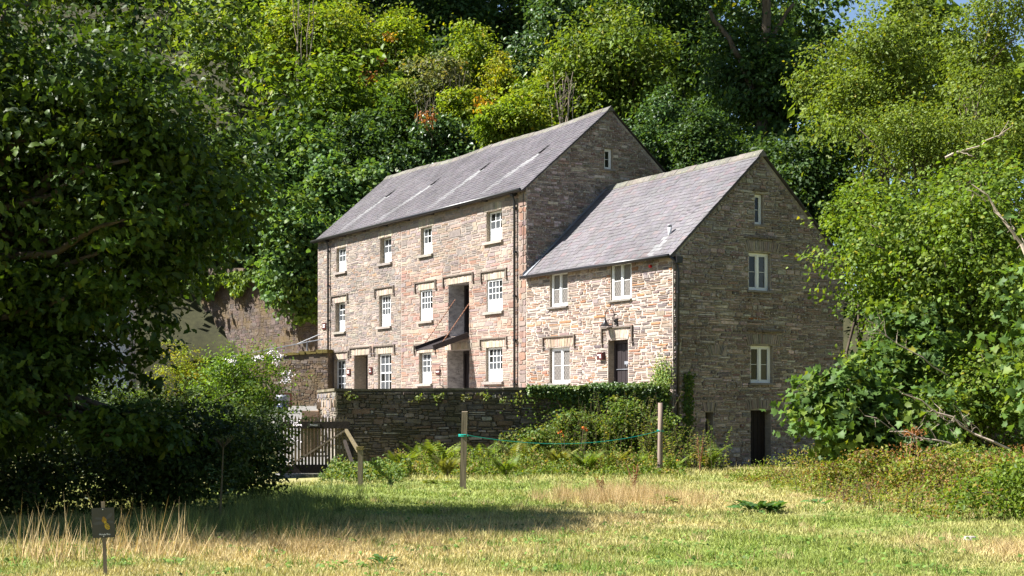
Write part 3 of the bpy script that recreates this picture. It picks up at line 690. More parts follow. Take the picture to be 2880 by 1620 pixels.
b1 = MB(); wbox(b1, gable, GS[0], GS[1], GS[2], GS[3], -0.44, -0.40); b1.build('slit_panel', M['black_metal'], cott)  # near-black panel closing the back of the slit
bk = MB(); bk.add([(-CL, CW, CB), (0, CW, CB), (0, CW, CE), (-CL, CW, CE)], [(0, 1, 2, 3)]); bk.build('rear_wall', M['gable_mortar'], cott)
# roof
SC_ = math.hypot(CU+0.24, CR-CE+0.23)
def Pc(x, v, d):
    k = v/SC_; wob = 0.02*math.sin(x*1.3)*math.sin(k*3.1)
    return (x, -0.24+k*(CU+0.24)-d*(CR-CE)/SC_, CE+0.05-0.23+k*(CR-CE+0.23)+d*CU/SC_+wob)
X0, X1 = -CL+0.005, 0.16
bed = MB(); xs = np.linspace(X0, X1-0.01, 10)
for a, b in zip(xs[:-1], xs[1:]):
    bed.add([Pc(a, 0.02, 0), Pc(b, 0.02, 0), Pc(b, SC_, 0), Pc(a, SC_, 0), Pc(a, 0.02, -0.07), Pc(b, 0.02, -0.07), Pc(b, SC_, -0.07), Pc(a, SC_, -0.07)], [(0, 1, 2, 3), (7, 6, 5, 4), (0, 4, 5, 1), (1, 5, 6, 2)])
    q0, q1 = (b, CW+0.16, CE-0.10), (a, CW+0.16, CE-0.10)
    bed.add([Pc(a, SC_, 0), Pc(b, SC_, 0), q0, q1, Pc(a, SC_, -0.08), Pc(b, SC_, -0.08), (b, CW+0.16, CE-0.18), (a, CW+0.16, CE-0.18)], [(0, 1, 2, 3), (4, 7, 6, 5), (1, 5, 6, 2)])
roof = bed.build('roof', M['slate_bed'], cott)
def stain_c(x, v, col, rng):
    k = v/SC_
    if abs(x+1.30-0.1*(0.18-k)) < 0.22 and k < 0.19: return tuple(c*0.5+0.13 for c in col)
    if rng.random() < 0.10: return tuple(c*s_ for c, s_ in zip(col, (1.12, 0.98, 0.96)))
    return col
roof_slates(roof, Pc, SC_, X0, X1, cr, (0.118, 0.109, 0.115), 0.225, (0.22, 0.40), 300, lambda it: 1+0.03*it[0], stain_c)
ridge_tiles(roof, Pc, SC_, X0, X1, 0.44, (0.12, 0.112, 0.096), cr, 0.22)
fl = MB(); fl.add([Pc(X0, 0.1, 0.045), Pc(X0+0.28, 0.1, 0.05), Pc(X0+0.28, SC_, 0.05), Pc(X0, SC_, 0.045)]+[(x, y, z+0.13) for x, y, z in (Pc(X0+0.02, 0.1, 0.04), Pc(X0+0.02, SC_, 0.04))], [(0, 1, 2, 3), (0, 3, 5, 4)])
fl.build('lead_flashing', M['lead'], roof)
b1 = MB(); n = 22
for i in range(n):
    v0 = 0.05+(SC_-0.1)*i/n; v1 = 0.05+(SC_-0.1)*(i+1)/n-0.02; b1.add([Pc(X1-0.02, v0, -0.01), Pc(X1-0.02, v1, -0.01), Pc(X1-0.02, v1, -0.10*cr.uniform(0.8, 1.3)), Pc(X1-0.02, v0, -0.11)], [(0, 1, 2, 3)])
b1.build('verge_slates', M['hood_slate'], roof)
fp = Pc(-1.26, SC_*0.235, 0); b1 = MB(); b1.tube([(fp[0], fp[1], fp[2]-0.1), (fp[0], fp[1], fp[2]+0.36)], 0.07, 10, (0.5, 0.5, 0.52)); flue = b1.build('flue_pipe', M['dressed'], cott, True)
b1 = MB(); b1.tube([(fp[0], fp[1], fp[2]+0.30), (fp[0], fp[1], fp[2]+0.345)], 0.078, 10); b1.build('flue_band', M['black_metal'], flue)
b1 = MB(); b1.tube([(fp[0], fp[1], fp[2]+0.362), (fp[0], fp[1], fp[2]+0.385)], 0.085, 10, (0.5, 0.5, 0.52)); b1.build('flue_cap', M['dressed'], flue)
g = MB(); g.tube([(X0+0.05, -0.31, CE-0.16), (X1-0.03, -0.31, CE-0.16)], 0.07, 8); g.build('gutter', M['black_metal'], cott, True)
dp = MB(); dp.tube([(0.10, -0.20, CE-0.2), (0.12, 0.02, CE-0.35), (0.14, 0.12, CE-0.7), (0.14, 0.12, CB+0.3)], 0.055, 8); dpo = dp.build('drainpipe', M['black_metal'], cott, True)
b1 = MB(); b1.box(0.03, 0.27, -0.02, 0.24, CE-0.42, CE-0.18); b1.build('hopper', M['black_metal'], dpo)
for z in (4.2, 2.3, 0.4, -1.2):
    b1 = MB(); b1.tube([(0.14, 0.12, z), (0.14, 0.12, z+0.09)], 0.075, 8); b1.build('collar', M['black_metal'], dpo)
ab = MB(); ab.tube([front(-1.35, 5.30, 0.0), front(-1.35, 5.30, 0.1)], 0.06, 10); ab.build('alarm_box', M['red'], cott)

# ------------------------------------------------------------------ things fixed to the fronts
lamp = empty('wall_lamp', fw(3.61, -0.02, 3.35), RZ, 'black swan-neck wall lamp above the cottage door', 'lamp')
b1 = MB(); b1.tube([(0, 0, 0), (0, -0.10, 0), (-0.02, -0.12, 0.05)], 0.035, 6); b1.box(-0.07, 0.07, -0.05, 0.0, -0.14, 0.12); b1.build('bracket', M['black_metal'], lamp)
b1 = MB(); pts = [(-0.02, -0.12, -0.12), (-0.02, -0.12, 0.28)]+[(-0.02-0.21+0.21*math.cos(a), -0.12-0.12*(1-math.cos(a))*0.5, 0.28+0.21*math.sin(a)*1.1) for a in np.linspace(0.3, math.pi, 8)]+[(-0.44, -0.25, 0.12)]
b1.tube(pts, 0.016, 6); b1.build('neck', M['black_metal'], lamp, True)
b1 = MB(); b1.tube([(-0.44, -0.25, 0.14), (-0.44, -0.25, 0.06), (-0.44, -0.25, -0.04), (-0.44, -0.25, -0.13), (-0.44, -0.25, -0.16)], [0.03, 0.05, 0.10, 0.19, 0.235], 14, cap=False); b1.build('shade', M['black_metal'], lamp, True)
def plaque(t, z, w, h, label, rows, thick=0.03, group=None):
    e = empty('wall_sign', fw(t, -0.045, z), RZ, label, 'sign', group)
    b = MB(); b.box(-w/2, w/2, -thick, 0.03, -h/2, h/2); b.build('plate', M['plaque'], e)
    for i, (a, c, zz) in enumerate(rows):
        q = MB(); q.box(-w/2+a*w, -w/2+c*w, -thick-0.006, -thick-0.001, h*zz-0.028, h*zz+0.028); q.build('lettering', M['letter'], e)
plaque(29.05, 1.93, 0.42, 0.34, 'small brown sign left of the arched side doorway of the mill', [(0.1, 0.75, 0.2), (0.1, 0.75, -0.1)])
plaque(26.25, 1.95, 0.38, 0.36, 'small brown sign right of the arched side doorway of the mill', [(0.3, 0.55, 0.2), (0.25, 0.75, -0.12)])
plaque(18.62, 1.72, 0.42, 0.24, 'wide brown sign between window and big ground-floor doorway', [(0.12, 0.85, 0.05)])
plaque(32.4, 4.55, 0.5, 0.36, 'small white-lettered sign at far left corner of the mill', [(0.2, 0.85, 0.2), (0.2, 0.8, -0.12)])
plaque(4.61, 2.04, 0.36, 0.28, 'brown letter box sign left of the cottage door', [(0.15, 0.75, 0.15), (0.5, 0.8, -0.15)], 0.12)
fe = empty('fire_extinguisher', fw(16.35, 1.5, 1.0), RZ, 'red fire extinguisher just inside the ground-floor mill doorway', 'extinguisher')
b1 = MB(); b1.tube([(0, 0, -0.28), (0, 0, 0.18), (0, 0, 0.24), (0, 0, 0.27)], [0.085, 0.085, 0.06, 0.03], 10); b1.build('cylinder', M['red'], fe, True)
b1 = MB(); b1.tube([(0, 0, 0.27), (0, 0, 0.34)], 0.025, 6); b1.bar((0, 0, 0.33), (-0.1, 0, 0.36), 0.02, 0.02); b1.build('handle', M['black_metal'], fe)
b1 = MB(); b1.tube([(0.02, 0.06, -1.0), (0.02, 0.06, 0.1)], 0.03, 6); b1.box(-0.12, 0.16, -0.08, 0.2, -1.0, -0.96); b1.build('stand', M['black_metal'], fe)
# ------------------------------------------------------------------ yard, walls, path
def wmap(p0, p1):
    d = Vector((p1[0]-p0[0], p1[1]-p0[1], 0)); L = d.length; d.normalize(); n = Vector((d.y, -d.x, 0))
    return (lambda s, z, q: (p0[0]+d.x*s+n.x*q, p0[1]+d.y*s+n.y*q, z)), L
yr = random.Random(21)
yard = MB(); ypts = [(5.5, 53.7, 0.42), (-6.0, 52.3, 0.0), (-7.0, 58.0, -0.02), fw(33.5, -0.2, 0.0), fw(22, 0.6, 0.05), fw(10, 0.6, 0.25), fw(0.3, 0.6, 0.42)]
yard.add([p for p in ypts]+[(p[0], p[1], -2.6) for p in ypts], [tuple(range(7))])
yd = tag(yard.build('yard', M['yard_gravel']), kind='structure')
sk = MB(); sk.add([p for p in ypts]+[(p[0], p[1], -2.6) for p in ypts], [(i, (i+1) % 7, 7+(i+1) % 7, 7+i) for i in range(7)]); sk.build('bank', M['brown_mortar'], yd)

yw = empty('yard_wall', (0, 52.5, -2.1), 0, 'long dark stone wall retaining the yard in front of the mill', 'wall'); yw.location = (0, 0, 0)
mpY, LY = wmap((-6.2, 52.0), (5.72, 53.6)); ytop = lambda s: 0.60+0.10*s/LY
w = MB(); n = 24
for i in range(n):
    a, b = LY*i/n, LY*(i+1)/n
    w.add([mpY(a, -2.5, 0), mpY(b, -2.5, 0), mpY(b, ytop(b), 0), mpY(a, ytop(a), 0), mpY(a, ytop(a), -0.5), mpY(b, ytop(b), -0.5), mpY(a, -2.5, -0.5), mpY(b, -2.5, -0.5)], [(0, 1, 2, 3), (3, 2, 5, 4), (4, 5, 7, 6)])
yf = w.build('front_face', M['yard_mortar'], yw)
palY = pick(((0.124, 0.098, 0.074), 4), ((0.096, 0.082, 0.070), 4), ((0.178, 0.148, 0.120), 3), ((0.143, 0.095, 0.066), 2), ((0.257, 0.234, 0.204), 0.8))
st = rubble(yr, 0, LY, -2.3, 0.57, [], (0.07, 0.17), (0.16, 0.60), 0.02, thin=0.45, wav=0.05, big=0.12)
lay(yf, mpY, st, palY, M['yard_stone'], yr, 0.055, 290, near=lambda s: 1.0 if s[1] > -1.2 and s[0] < 8 else 0.3)
s = 0.0
while s < LY:
    e = min(LY, s+yr.uniform(0.35, 0.8)); b1 = MB(); wbox(b1, mpY, s+0.006, e-0.006, ytop(s)+0.004, ytop(s)+yr.uniform(0.075, 0.10), -0.53, 0.05*yr.uniform(0.3, 1.6), jit((0.17, 0.14, 0.10), yr)); b1.build('coping_stone', M['yard_stone'], yw); s = e
mpR, LR = wmap((-7.55, 57.6), (-6.2, 52.0))
w = MB(); w.add([mpR(0, -2.5, 0), mpR(LR, -2.5, 0), mpR(LR, 0.60, 0), mpR(0, 0.60, 0), mpR(0, 0.6, -0.5), mpR(LR, 0.6, -0.5)], [(0, 1, 2, 3), (3, 2, 5, 4)]); rf = w.build('return_face', M['gable_mortar'], yw)
st = rubble(yr, 0.05, LR, -1.4, 0.56, [], (0.10, 0.24), (0.2, 0.5), 0.02, thin=0.3)
lay(rf, mpR, st, pick(((0.24, 0.20, 0.16), 3), ((0.19, 0.17, 0.17), 3), ((0.27, 0.20, 0.14), 2)), M['mill_stone'], yr, 0.05, 90)
b1 = MB(); wbox(b1, mpR, 0.0, LR+0.02, 0.61, 0.70, -0.48, 0.06, (0.2, 0.17, 0.12)); b1.build('coping_stone', M['yard_stone'], yw)
# flowerless moss tufts are ivy, built later

path = MB(); pp = []
for y, xa, xb in ((44.2, -7.3, -5.0), (47, -7.4, -5.2), (52, -8.2, -6.6), (60, -9.6, -7.0), (68, -11.2, -7.6), (74, -13.0, -8.2), (79.5, -14.5, -9.3)):
    pp.append([(xa, y, gz(xa, y)), (xb, y, gz(xb, y))])
rows_ = []
for (a0, b0), (a1, b1_) in zip(pp[:-1], pp[1:]):
    for k in range(4):
        f = k/4; ya = a0[1]+(a1[1]-a0[1])*f; xa = a0[0]+(a1[0]-a0[0])*f; xb = b0[0]+(b1_[0]-b0[0])*f
        zc = max(gz(xa, ya), gz(xb, ya), gz((xa+xb)/2, ya))+0.03; rows_.append([(xa, ya, zc), (xb, ya, zc)])
rows_.append([(-14.5, 79.5, 0.12), (-9.3, 79.5, 0.12)])
for q0, q1 in zip(rows_[:-1], rows_[1:]): path.add([q0[0], q0[1], q1[1], q1[0]], [(0, 1, 2, 3)])
tag(path.build('path', M['paving']), kind='structure')

lw = empty('terrace_wall', (0, 0, 0), 0, 'moss-topped brown stone wall below the railing, left of the mill', 'wall')
mpL, LL = wmap((-18.5, 83.6), (-10.0, 80.3))
w = MB(); w.add([mpL(0, -0.4, 0), mpL(LL, -0.4, 0), mpL(LL, 3.02, 0), mpL(0, 2.6, 0), mpL(0, 2.6, -0.6), mpL(LL, 3.02, -0.6), mpL(LL, -0.4, -0.6)], [(0, 1, 2, 3), (3, 2, 5, 4), (1, 6, 5, 2)]); lf = w.build('face', M['brown_mortar'], lw)
st = rubble(yr, 0.2, LL, -0.2, 2.62, [], (0.08, 0.17), (0.15, 0.5), 0.008, thin=0.4, wav=0.06, big=0.15)
palB = pick(((0.119, 0.081, 0.049), 4), ((0.091, 0.070, 0.059), 3), ((0.154, 0.112, 0.077), 3), ((0.189, 0.154, 0.126), 1))
lay(lf, mpL, st, palB, M['brown_stone'], yr, 0.025, 120, near=lambda s: 1 if s[0] > 5 else 0.2)
b1 = MB(); q = 26
for i in range(q):
    a, b = LL*i/q, LL*(i+1)/q; h = lambda x: 2.6+0.42*x/LL; wbox(b1, mpL, a, b+0.01, h(a), h(a)+yr.uniform(0.10, 0.24), -0.62, 0.06+yr.uniform(0, 0.08))
b1.build('moss_cap', M['moss'], lw)
uw = empty('upper_retaining_wall', (0, 0, 0), 0, 'high pinkish-brown retaining wall under ivy at the foot of the hillside', 'wall')
mpU, LU = wmap((-24.5, 100.8), (-9.2, 84.7))
w = MB(); w.add([mpU(0, 1.5, 0), mpU(LU, 1.5, 0), mpU(LU, 8.0, 0), mpU(0, 9.6, 0), mpU(0, 9.6, -1), mpU(LU, 8.0, -1)], [(0, 1, 2, 3), (3, 2, 5, 4)]); uf = w.build('face', M['brown_mortar'], uw)
st = rubble(yr, 2.5, LU, 2.2, 7.6, [], (0.13, 0.26), (0.3, 0.8), 0.008, thin=0.4, wav=0.06, big=0.15)
palP = pick(((0.088, 0.064, 0.053), 4), ((0.073, 0.058, 0.050), 3), ((0.102, 0.079, 0.066), 3), ((0.075, 0.053, 0.035), 2))
lay(uf, mpU, st, palP, M['brown_stone'], yr, 0.022, 160, near=lambda s: 1 if s[0] > 9 else 0.3)
tr_ = MB(); tr_.add([mpL(0, 2.5, -0.3), mpL(LL, 2.75, -0.3), (-9.0, 86.0, 2.9), (-25, 101.5, 2.6)], [(0, 1, 2, 3)]); tag(tr_.build('terrace', M['yard_gravel']), kind='structure')
rl = empty('railing', (-11.2, 82.2, 2.8), 0, 'thin grey handrail on the terrace left of the mill', 'railing')
for nm, pts in (('rail', [(-4.5, 0, 0.05), (0.7, 0, 1.05)]), ('rail', [(-4.5, 0.02, -0.30), (-0.6, 0.02, 0.30)]), ('rail', [(-1.0, 0.5, 0.72), (0.7, 0.5, 1.45)])):
    b1 = MB(); b1.tube(pts, 0.03, 6); b1.build(nm, M['lead'], rl)
for x in (-3.6, -1.9, -0.2):
    b1 = MB(); b1.tube([(x, 0, -0.2), (x, 0, 0.92+x*0.19)], 0.035, 6); b1.build('post', M['lead'], rl)
for i, (x, y, z, sx, sy, sz) in enumerate(((-7.15, 56.6, 0.10, 0.62, 0.6, 0.26), (-7.55, 55.4, -0.22, 0.6, 0.6, 0.24), (-7.5, 54.2, -0.55, 0.55, 0.6, 0.3))):
    b1 = MB(); pts = [(a*sx*yr.uniform(0.85, 1.05), b*sy, c*sz/2+(yr.uniform(-0.02, 0.02))) for c in (-1, 1) for b in (-0.5, 0.5) for a in (-0.5, 0.5)]
    b1.add(pts, [(0, 2, 3, 1), (4, 5, 7, 6), (0, 1, 5, 4), (2, 6, 7, 3), (0, 4, 6, 2), (1, 3, 7, 5)], jit((0.27, 0.18, 0.13), yr))
    zz = gz(x, y); b1.box(-sx*0.4, sx*0.4, -sy*0.4, sy*0.4, zz-z-0.1, -sz/2+0.01, (0.2, 0.15, 0.1))
    o = b1.build('step_stone', M['brown_stone']); o.location = (x, y, z); tag(o, ('topmost squared reddish step stone beside the wall end', 'middle step stone below the wall end', 'lowest step stone near the gate')[i], 'stone', 'steps at the wall end')

# bench and tub half hidden behind the roses
bn = empty('bench', (-11.45, 75.5, 0.05), 0, 'reddish wooden bench end with a plank top against the terrace wall', 'bench')
b1 = MB(); b1.box(-0.25, 0.20, -0.03, 0.03, 0, 0.72); b1.build('end_panel', m_plain('red_wood', (0.20, 0.075, 0.045), 0.7), bn)
b1 = MB(); b1.box(-0.55, 0.62, -0.25, 0.25, 0.73, 0.77); b1.build('plank', M['wood_grey'], bn); b1 = MB(); b1.box(-0.5, -0.42, -0.2, 0.2, 0, 0.725); b1.build('leg', M['wood_grey'], bn)
tb = empty('garden_tub', (-10.95, 70.6, gz(-10.95, 70.6)), 0, 'white and blue rounded tub half hidden behind the rose bush', 'tub')
b1 = MB(); b1.tube([(0, 0, 0.42), (0, 0, 0.7), (0, 0, 0.82)], [0.30, 0.34, 0.30], 14); b1.build('rim', M['lead'], tb, True); b1 = MB(); b1.tube([(0, 0, 0), (0, 0, 0.40)], [0.24, 0.29], 14); b1.build('body', M['blue'], tb, True)

# ------------------------------------------------------------------ gate and posts
GX0, GYY, GZB = -7.06, 45.0, gz(-6, 45)+0.03
gate = empty('picket_gate', (GX0, GYY, GZB), 0, 'wooden picket gate with heavy dark rails and a diagonal brace', 'gate')
npk = 20
for i in range(npk):
    x = 0.05+i*0.103; h = 1.80+yr.uniform(-0.015, 0.015); b1 = MB(); w_ = 0.034
    b1.add([(x-w_, 0, 0.12), (x+w_, 0, 0.12), (x+w_, 0, h-0.10), (x, 0, h), (x-w_, 0, h-0.10), (x-w_, 0.025, 0.12), (x+w_, 0.025, 0.12), (x+w_, 0.025, h-0.10), (x, 0.025, h), (x-w_, 0.025, h-0.10)],
           [(0, 1, 2, 3, 4), (9, 8, 7, 6, 5), (0, 5, 6, 1), (1, 6, 7, 2), (2, 7, 8, 3), (3, 8, 9, 4), (4, 9, 5, 0)]); b1.build('picket', M['gate_wood'], gate)
b1 = MB(); b1.box(-0.05, 2.12, -0.09, -0.004, 1.42, 1.63); b1.build('top_rail', M['gate_dark'], gate)
b1 = MB(); b1.box(-0.05, 2.12, -0.09, -0.004, 0.06, 0.32); b1.build('bottom_rail', M['gate_dark'], gate)
b1 = MB(); b1.bar((0.40, -0.075, 0.36), (2.05, -0.075, 1.40), 0.05, 0.19, up=(0, 1, 0)); b1.build('brace', M['wood_grey'], gate)
b1 = MB(); b1.box(2.10, 2.24, -0.08, 0.06, -0.05, 1.40); b1.build('hanging_post', M['gate_dark'], gate)
b1 = MB(); b1.box(0.85, 1.22, -0.105, -0.092, 1.47, 1.58); npl = b1.build('name_plate', M['sign_black'], gate)
def text(body, loc, size, mat, parent, rot=(math.radians(90), 0, 0), name='lettering'):
    c = bpy.data.curves.new(name, 'FONT'); c.body = body; c.size = size; c.align_x = 'CENTER'; c.align_y = 'CENTER'; c.extrude = 0.001; c.resolution_u = 3
    c.materials.append(mat); t_ = link(name, c); me_ = bpy.data.meshes.new_from_object(t_.evaluated_get(bpy.context.evaluated_depsgraph_get())); bpy.data.objects.remove(t_)
    o = link(name, me_, parent); o.location = loc; o.rotation_euler = rot; return o
text('Private', (1.035, -0.108, 1.525), 0.085, M['letter'], npl)
b1 = MB(); b1.add([(-6.9, 43.9, gz(-6, 44)+0.10), (-4.9, 43.9, gz(-6, 44)+0.10), (-4.8, 44.7, gz(-6, 44)+0.10), (-7.0, 44.7, gz(-6, 44)+0.10), (-6.9, 43.9, gz(-6, 44)-0.2), (-4.9, 43.9, gz(-6, 44)-0.2), (-4.8, 44.7, gz(-6, 44)-0.2), (-7.0, 44.7, gz(-6, 44)-0.2)], [(0, 1, 2, 3), (0, 4, 5, 1), (1, 5, 6, 2), (3, 2, 6, 7), (0, 3, 7, 4)], (0.2, 0.19, 0.18))
tag(b1.build('threshold_slab', M['yard_stone']), 'flat grey stone slab under the picket gate', 'slab')
sp = empty('strut_post', (-3.9, 38.0, gz(-3.9, 38)), 0, 'short mossy post with a sloping strut beside the gate', 'post')
b1 = MB(); b1.box(-0.065, 0.065, -0.065, 0.065, -0.2, 0.94); b1.build('post', M['wood_grey'], sp)
b1 = MB(); b1.box(-0.10, 0.09, -0.08, 0.08, 0.943, 1.03); b1.build('moss_cap', M['moss'], sp)
b1 = MB(); b1.bar((-0.05, 0.05, 0.90), (-0.95, 5.2, 1.37), 0.08, 0.08); b1.build('strut', M['gate_wood'], sp)
b1 = MB(); b1.bar((-1.0, 5.25, 1.05), (-0.35, 2.2, 0.25), 0.08, 0.09); b1.build('lower_brace', M['gate_dark'], sp)
p1 = empty('square_post', (-1.22, 36.5, gz(-1.2, 36.5)), 0, 'square sawn timber post holding the left end of the rope', 'post')
b1 = MB(); b1.add([(-0.085, -0.07, -0.3), (0.075, -0.07, -0.3), (0.075, 0.08, -0.3), (-0.085, 0.08, -0.3), (-0.02, -0.07, 1.9), (0.12, -0.07, 1.9), (0.12, 0.07, 1.91), (-0.02, 0.07, 1.91)], [(0, 1, 5, 4), (1, 2, 6, 5), (2, 3, 7, 6), (3, 0, 4, 7), (4, 5, 6, 7)]); b1.build('shaft', M['wood_grey'], p1)
p2 = empty('round_post', (4.60, 45.9, gz(4.6, 45.9)), 0, 'tall round grey pole holding the right end of the rope', 'post')
b1 = MB(); b1.tube([(0, 0, -0.3), (0, 0, 0.3), (0.01, 0, 1.2), (0.015, 0, 2.24)], [0.088, 0.085, 0.08, 0.078], 10); b1.build('shaft', M['wood_pole'], p2, True)
ra, rb_ = Vector((-1.10, 36.6, -0.67)), Vector((4.58, 45.85, -0.70)); b1 = MB()
b1.tube([tuple(ra.lerp(rb_, k)+Vector((0, 0, -0.30*4*k*(1-k)))) for k in np.linspace(0, 1, 28)], 0.010, 5)
for p, r in ((ra+Vector((-0.1, -0.1, 0)), 0.12), (rb_+Vector((0.03, 0.05, 0)), 0.10)):
    for dz in (-0.02, 0.015): b1.tube([(p.x+r*math.cos(a), p.y+r*math.sin(a)+0.03, p.z+dz) for a in np.linspace(0, 6.283, 13)], 0.013, 4, cap=False)
b1.build('rope', M['rope']); tag(bpy.data.objects['rope'], 'sagging turquoise rope strung between the two posts', 'rope')

# ------------------------------------------------------------------ bee sign
sg = empty('bee_sign', (-4.32, 15.7, gz(-4.4, 15.7)+0.03), 0, 'small black sign with a painted bee on a wooden stake', 'sign'); sg.rotation_euler = (0, math.radians(-2.0), math.radians(4))
b1 = MB(); b1.box(-0.018, 0.018, -0.012, 0.012, -0.3, 0.80); b1.build('stake', M['wood_grey'], sg)
pn = MB(); pn.box(-0.118, 0.118, -0.022, -0.0125, 0.42, 0.735); panel = pn.build('panel', M['sign_black'], sg); 
def disc(nm, cx, cz, rx, rz, rot, mat, y):
    b = MB(); n = 18; cs, sn = math.cos(rot), math.sin(rot); pts = [(cx+rx*math.cos(a)*cs-rz*math.sin(a)*sn, y, cz+rx*math.cos(a)*sn+rz*math.sin(a)*cs) for a in np.linspace(0, 2*math.pi, n, endpoint=False)]
    b.add(pts, [tuple(range(n))]); b.build(nm, mat, panel)
disc('wing', -0.05, 0.575, 0.055, 0.017, 0.05, M['wing'], -0.0235); disc('wing', -0.04, 0.625, 0.05, 0.012, -0.1, M['wing'], -0.0236)
disc('wing', 0.065, 0.645, 0.045, 0.017, 0.75, M['wing'], -0.0235); disc('wing', 0.075, 0.585, 0.04, 0.012, -0.2, M['wing'], -0.0236)
disc('thorax', 0.012, 0.605, 0.026, 0.026, 0, M['bee_brown'], -0.0242); disc('waist', 0.022, 0.580, 0.014, 0.018, 0.4, M['bee_yellow'], -0.0243)
disc('head', 0.006, 0.632, 0.013, 0.012, 0, M['bee_brown'], -0.0241)
disc('abdomen', 0.042, 0.538, 0.026, 0.036, 0.45, M['bee_yellow'], -0.0244)
for k in range(4):
    zz = 0.562-k*0.016; b = MB(); b.add([(0.018+k*0.006, -0.0252, zz), (0.058+k*0.006, -0.0252, zz+0.014), (0.058+k*0.006, -0.0252, zz+0.020), (0.018+k*0.006, -0.0252, zz+0.006)], [(0, 1, 2, 3)]); b.build('stripe', M['sign_black'], panel)
text('Honey Bee', (0.012, -0.0245, 0.455), 0.026, M['letter'], panel)
for z in (0.72, 0.435): disc('screw', 0.0, z, 0.006, 0.006, 0, M['letter'], -0.0240)

# ------------------------------------------------------------------ pale house behind the oak
ph = empty('pale_house', (-22.8, 76.0, 0.0), math.radians(12), 'pale rendered house mostly hidden behind the oak', 'house')
b1 = MB(); b1.add([(-4, 0, -1), (3, 0, -1), (3, 0, 8.4), (-0.5, 0, 11.2), (-4, 0, 8.4), (-4, 9, -1), (3, 9, -1), (3, 9, 8.4), (-0.5, 9, 11.2), (-4, 9, 8.4)], [(0, 1, 2, 3, 4), (1, 6, 7, 2), (5, 9, 8, 7, 6), (0, 4, 9, 5)]); b1.build('wall', M['plaster'], ph)
b1 = MB(); b1.add([(3.3, -0.3, 8.15), (3.3, 9.3, 8.15), (-0.5, 9.3, 11.35), (-0.5, -0.3, 11.35), (-4.3, -0.3, 8.15), (-4.3, 9.3, 8.15), (3.3, -0.3, 8.0), (-0.5, -0.3, 11.2), (-4.3, -0.3, 8.0)], [(0, 1, 2, 3), (3, 2, 5, 4), (0, 3, 7, 6), (3, 4, 8, 7)]); b1.build('roof', M['slate_bed'], ph)
for x, z in ((-2.2, 4.4), (0.4, 4.4), (-2.2, 1.2)):
    b1 = MB(); mp_ = lambda s, zz, d: (s, -d, zz); ring_frame(b1, mp_, x, x+1.0, z, z+1.3, 0.08, -0.02, 0.05); wn_ = b1.build('window', M['white'], ph)
    b1 = MB(); b1.add([(x+0.07, -0.02, z+0.07), (x+0.93, -0.02, z+0.07), (x+0.93, -0.02, z+1.23), (x+0.07, -0.02, z+1.23)], [(0, 1, 2, 3)]); b1.build('pane', M['glass_dark'], wn_)
# ------------------------------------------------------------------ foliage tools
PAL = {
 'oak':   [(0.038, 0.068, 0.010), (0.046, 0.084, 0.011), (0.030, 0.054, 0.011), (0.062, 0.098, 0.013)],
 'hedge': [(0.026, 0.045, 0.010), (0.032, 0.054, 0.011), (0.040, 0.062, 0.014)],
 'lime':  [(0.140, 0.200, 0.017), (0.165, 0.220, 0.020), (0.112, 0.178, 0.018), (0.18, 0.21, 0.025)],
 'mid':   [(0.105, 0.165, 0.018), (0.130, 0.190, 0.020), (0.080, 0.130, 0.020)],
 'cool':  [(0.070, 0.130, 0.038), (0.085, 0.150, 0.040), (0.060, 0.110, 0.034), (0.11, 0.17, 0.035)],
 'shade': [(0.045, 0.085, 0.024), (0.055, 0.100, 0.024), (0.038, 0.070, 0.022)],  # darker greens: woodland shade put into the leaf colour
 'gloss': [(0.055, 0.105, 0.034), (0.068, 0.125, 0.034), (0.050, 0.090, 0.032)],
 'grey':  [(0.13, 0.155, 0.060), (0.11, 0.14, 0.05), (0.15, 0.15, 0.07)],
 'gold':  [(0.190, 0.215, 0.016), (0.210, 0.200, 0.014), (0.145, 0.190, 0.018)],
 'olive': [(0.095, 0.145, 0.022), (0.115, 0.165, 0.025), (0.075, 0.118, 0.022), (0.13, 0.17, 0.03)],
 'alder': [(0.100, 0.145, 0.022), (0.118, 0.165, 0.024), (0.135, 0.175, 0.032)],
 'right': [(0.085, 0.140, 0.016), (0.105, 0.160, 0.018), (0.070, 0.115, 0.016), (0.13, 0.175, 0.028)],
 'syc':   [(0.070, 0.125, 0.030), (0.085, 0.150, 0.034), (0.060, 0.105, 0.030), (0.12, 0.17, 0.03)],
 'rose':  [(0.100, 0.170, 0.020), (0.125, 0.195, 0.022), (0.080, 0.140, 0.022)],
 'ivy':   [(0.045, 0.085, 0.018), (0.060, 0.105, 0.020), (0.09, 0.13, 0.02)],
 'bramble': [(0.085, 0.135, 0.024), (0.105, 0.155, 0.028), (0.065, 0.110, 0.022), (0.15, 0.16, 0.03)],
 'fern':  [(0.100, 0.150, 0.024), (0.120, 0.160, 0.026), (0.13, 0.14, 0.035)],
 'dry':   [(0.36, 0.27, 0.13), (0.42, 0.32, 0.17), (0.30, 0.21, 0.10)],
 'rust':  [(0.24, 0.10, 0.035), (0.20, 0.085, 0.03), (0.28, 0.13, 0.05)],
 'weed':  [(0.15, 0.19, 0.025), (0.12, 0.16, 0.028), (0.20, 0.19, 0.03), (0.17, 0.20, 0.03), (0.22, 0.14, 0.05), (0.10, 0.15, 0.02), (0.16, 0.10, 0.045)],
 'verge': [(0.12, 0.17, 0.025), (0.10, 0.15, 0.03), (0.16, 0.19, 0.03), (0.09, 0.14, 0.02), (0.20, 0.16, 0.05)],
 'dock':  [(0.060, 0.125, 0.034), (0.075, 0.145, 0.038)],
 'orange': [(0.34, 0.20, 0.015), (0.38, 0.24, 0.012), (0.28, 0.13, 0.015)],
}
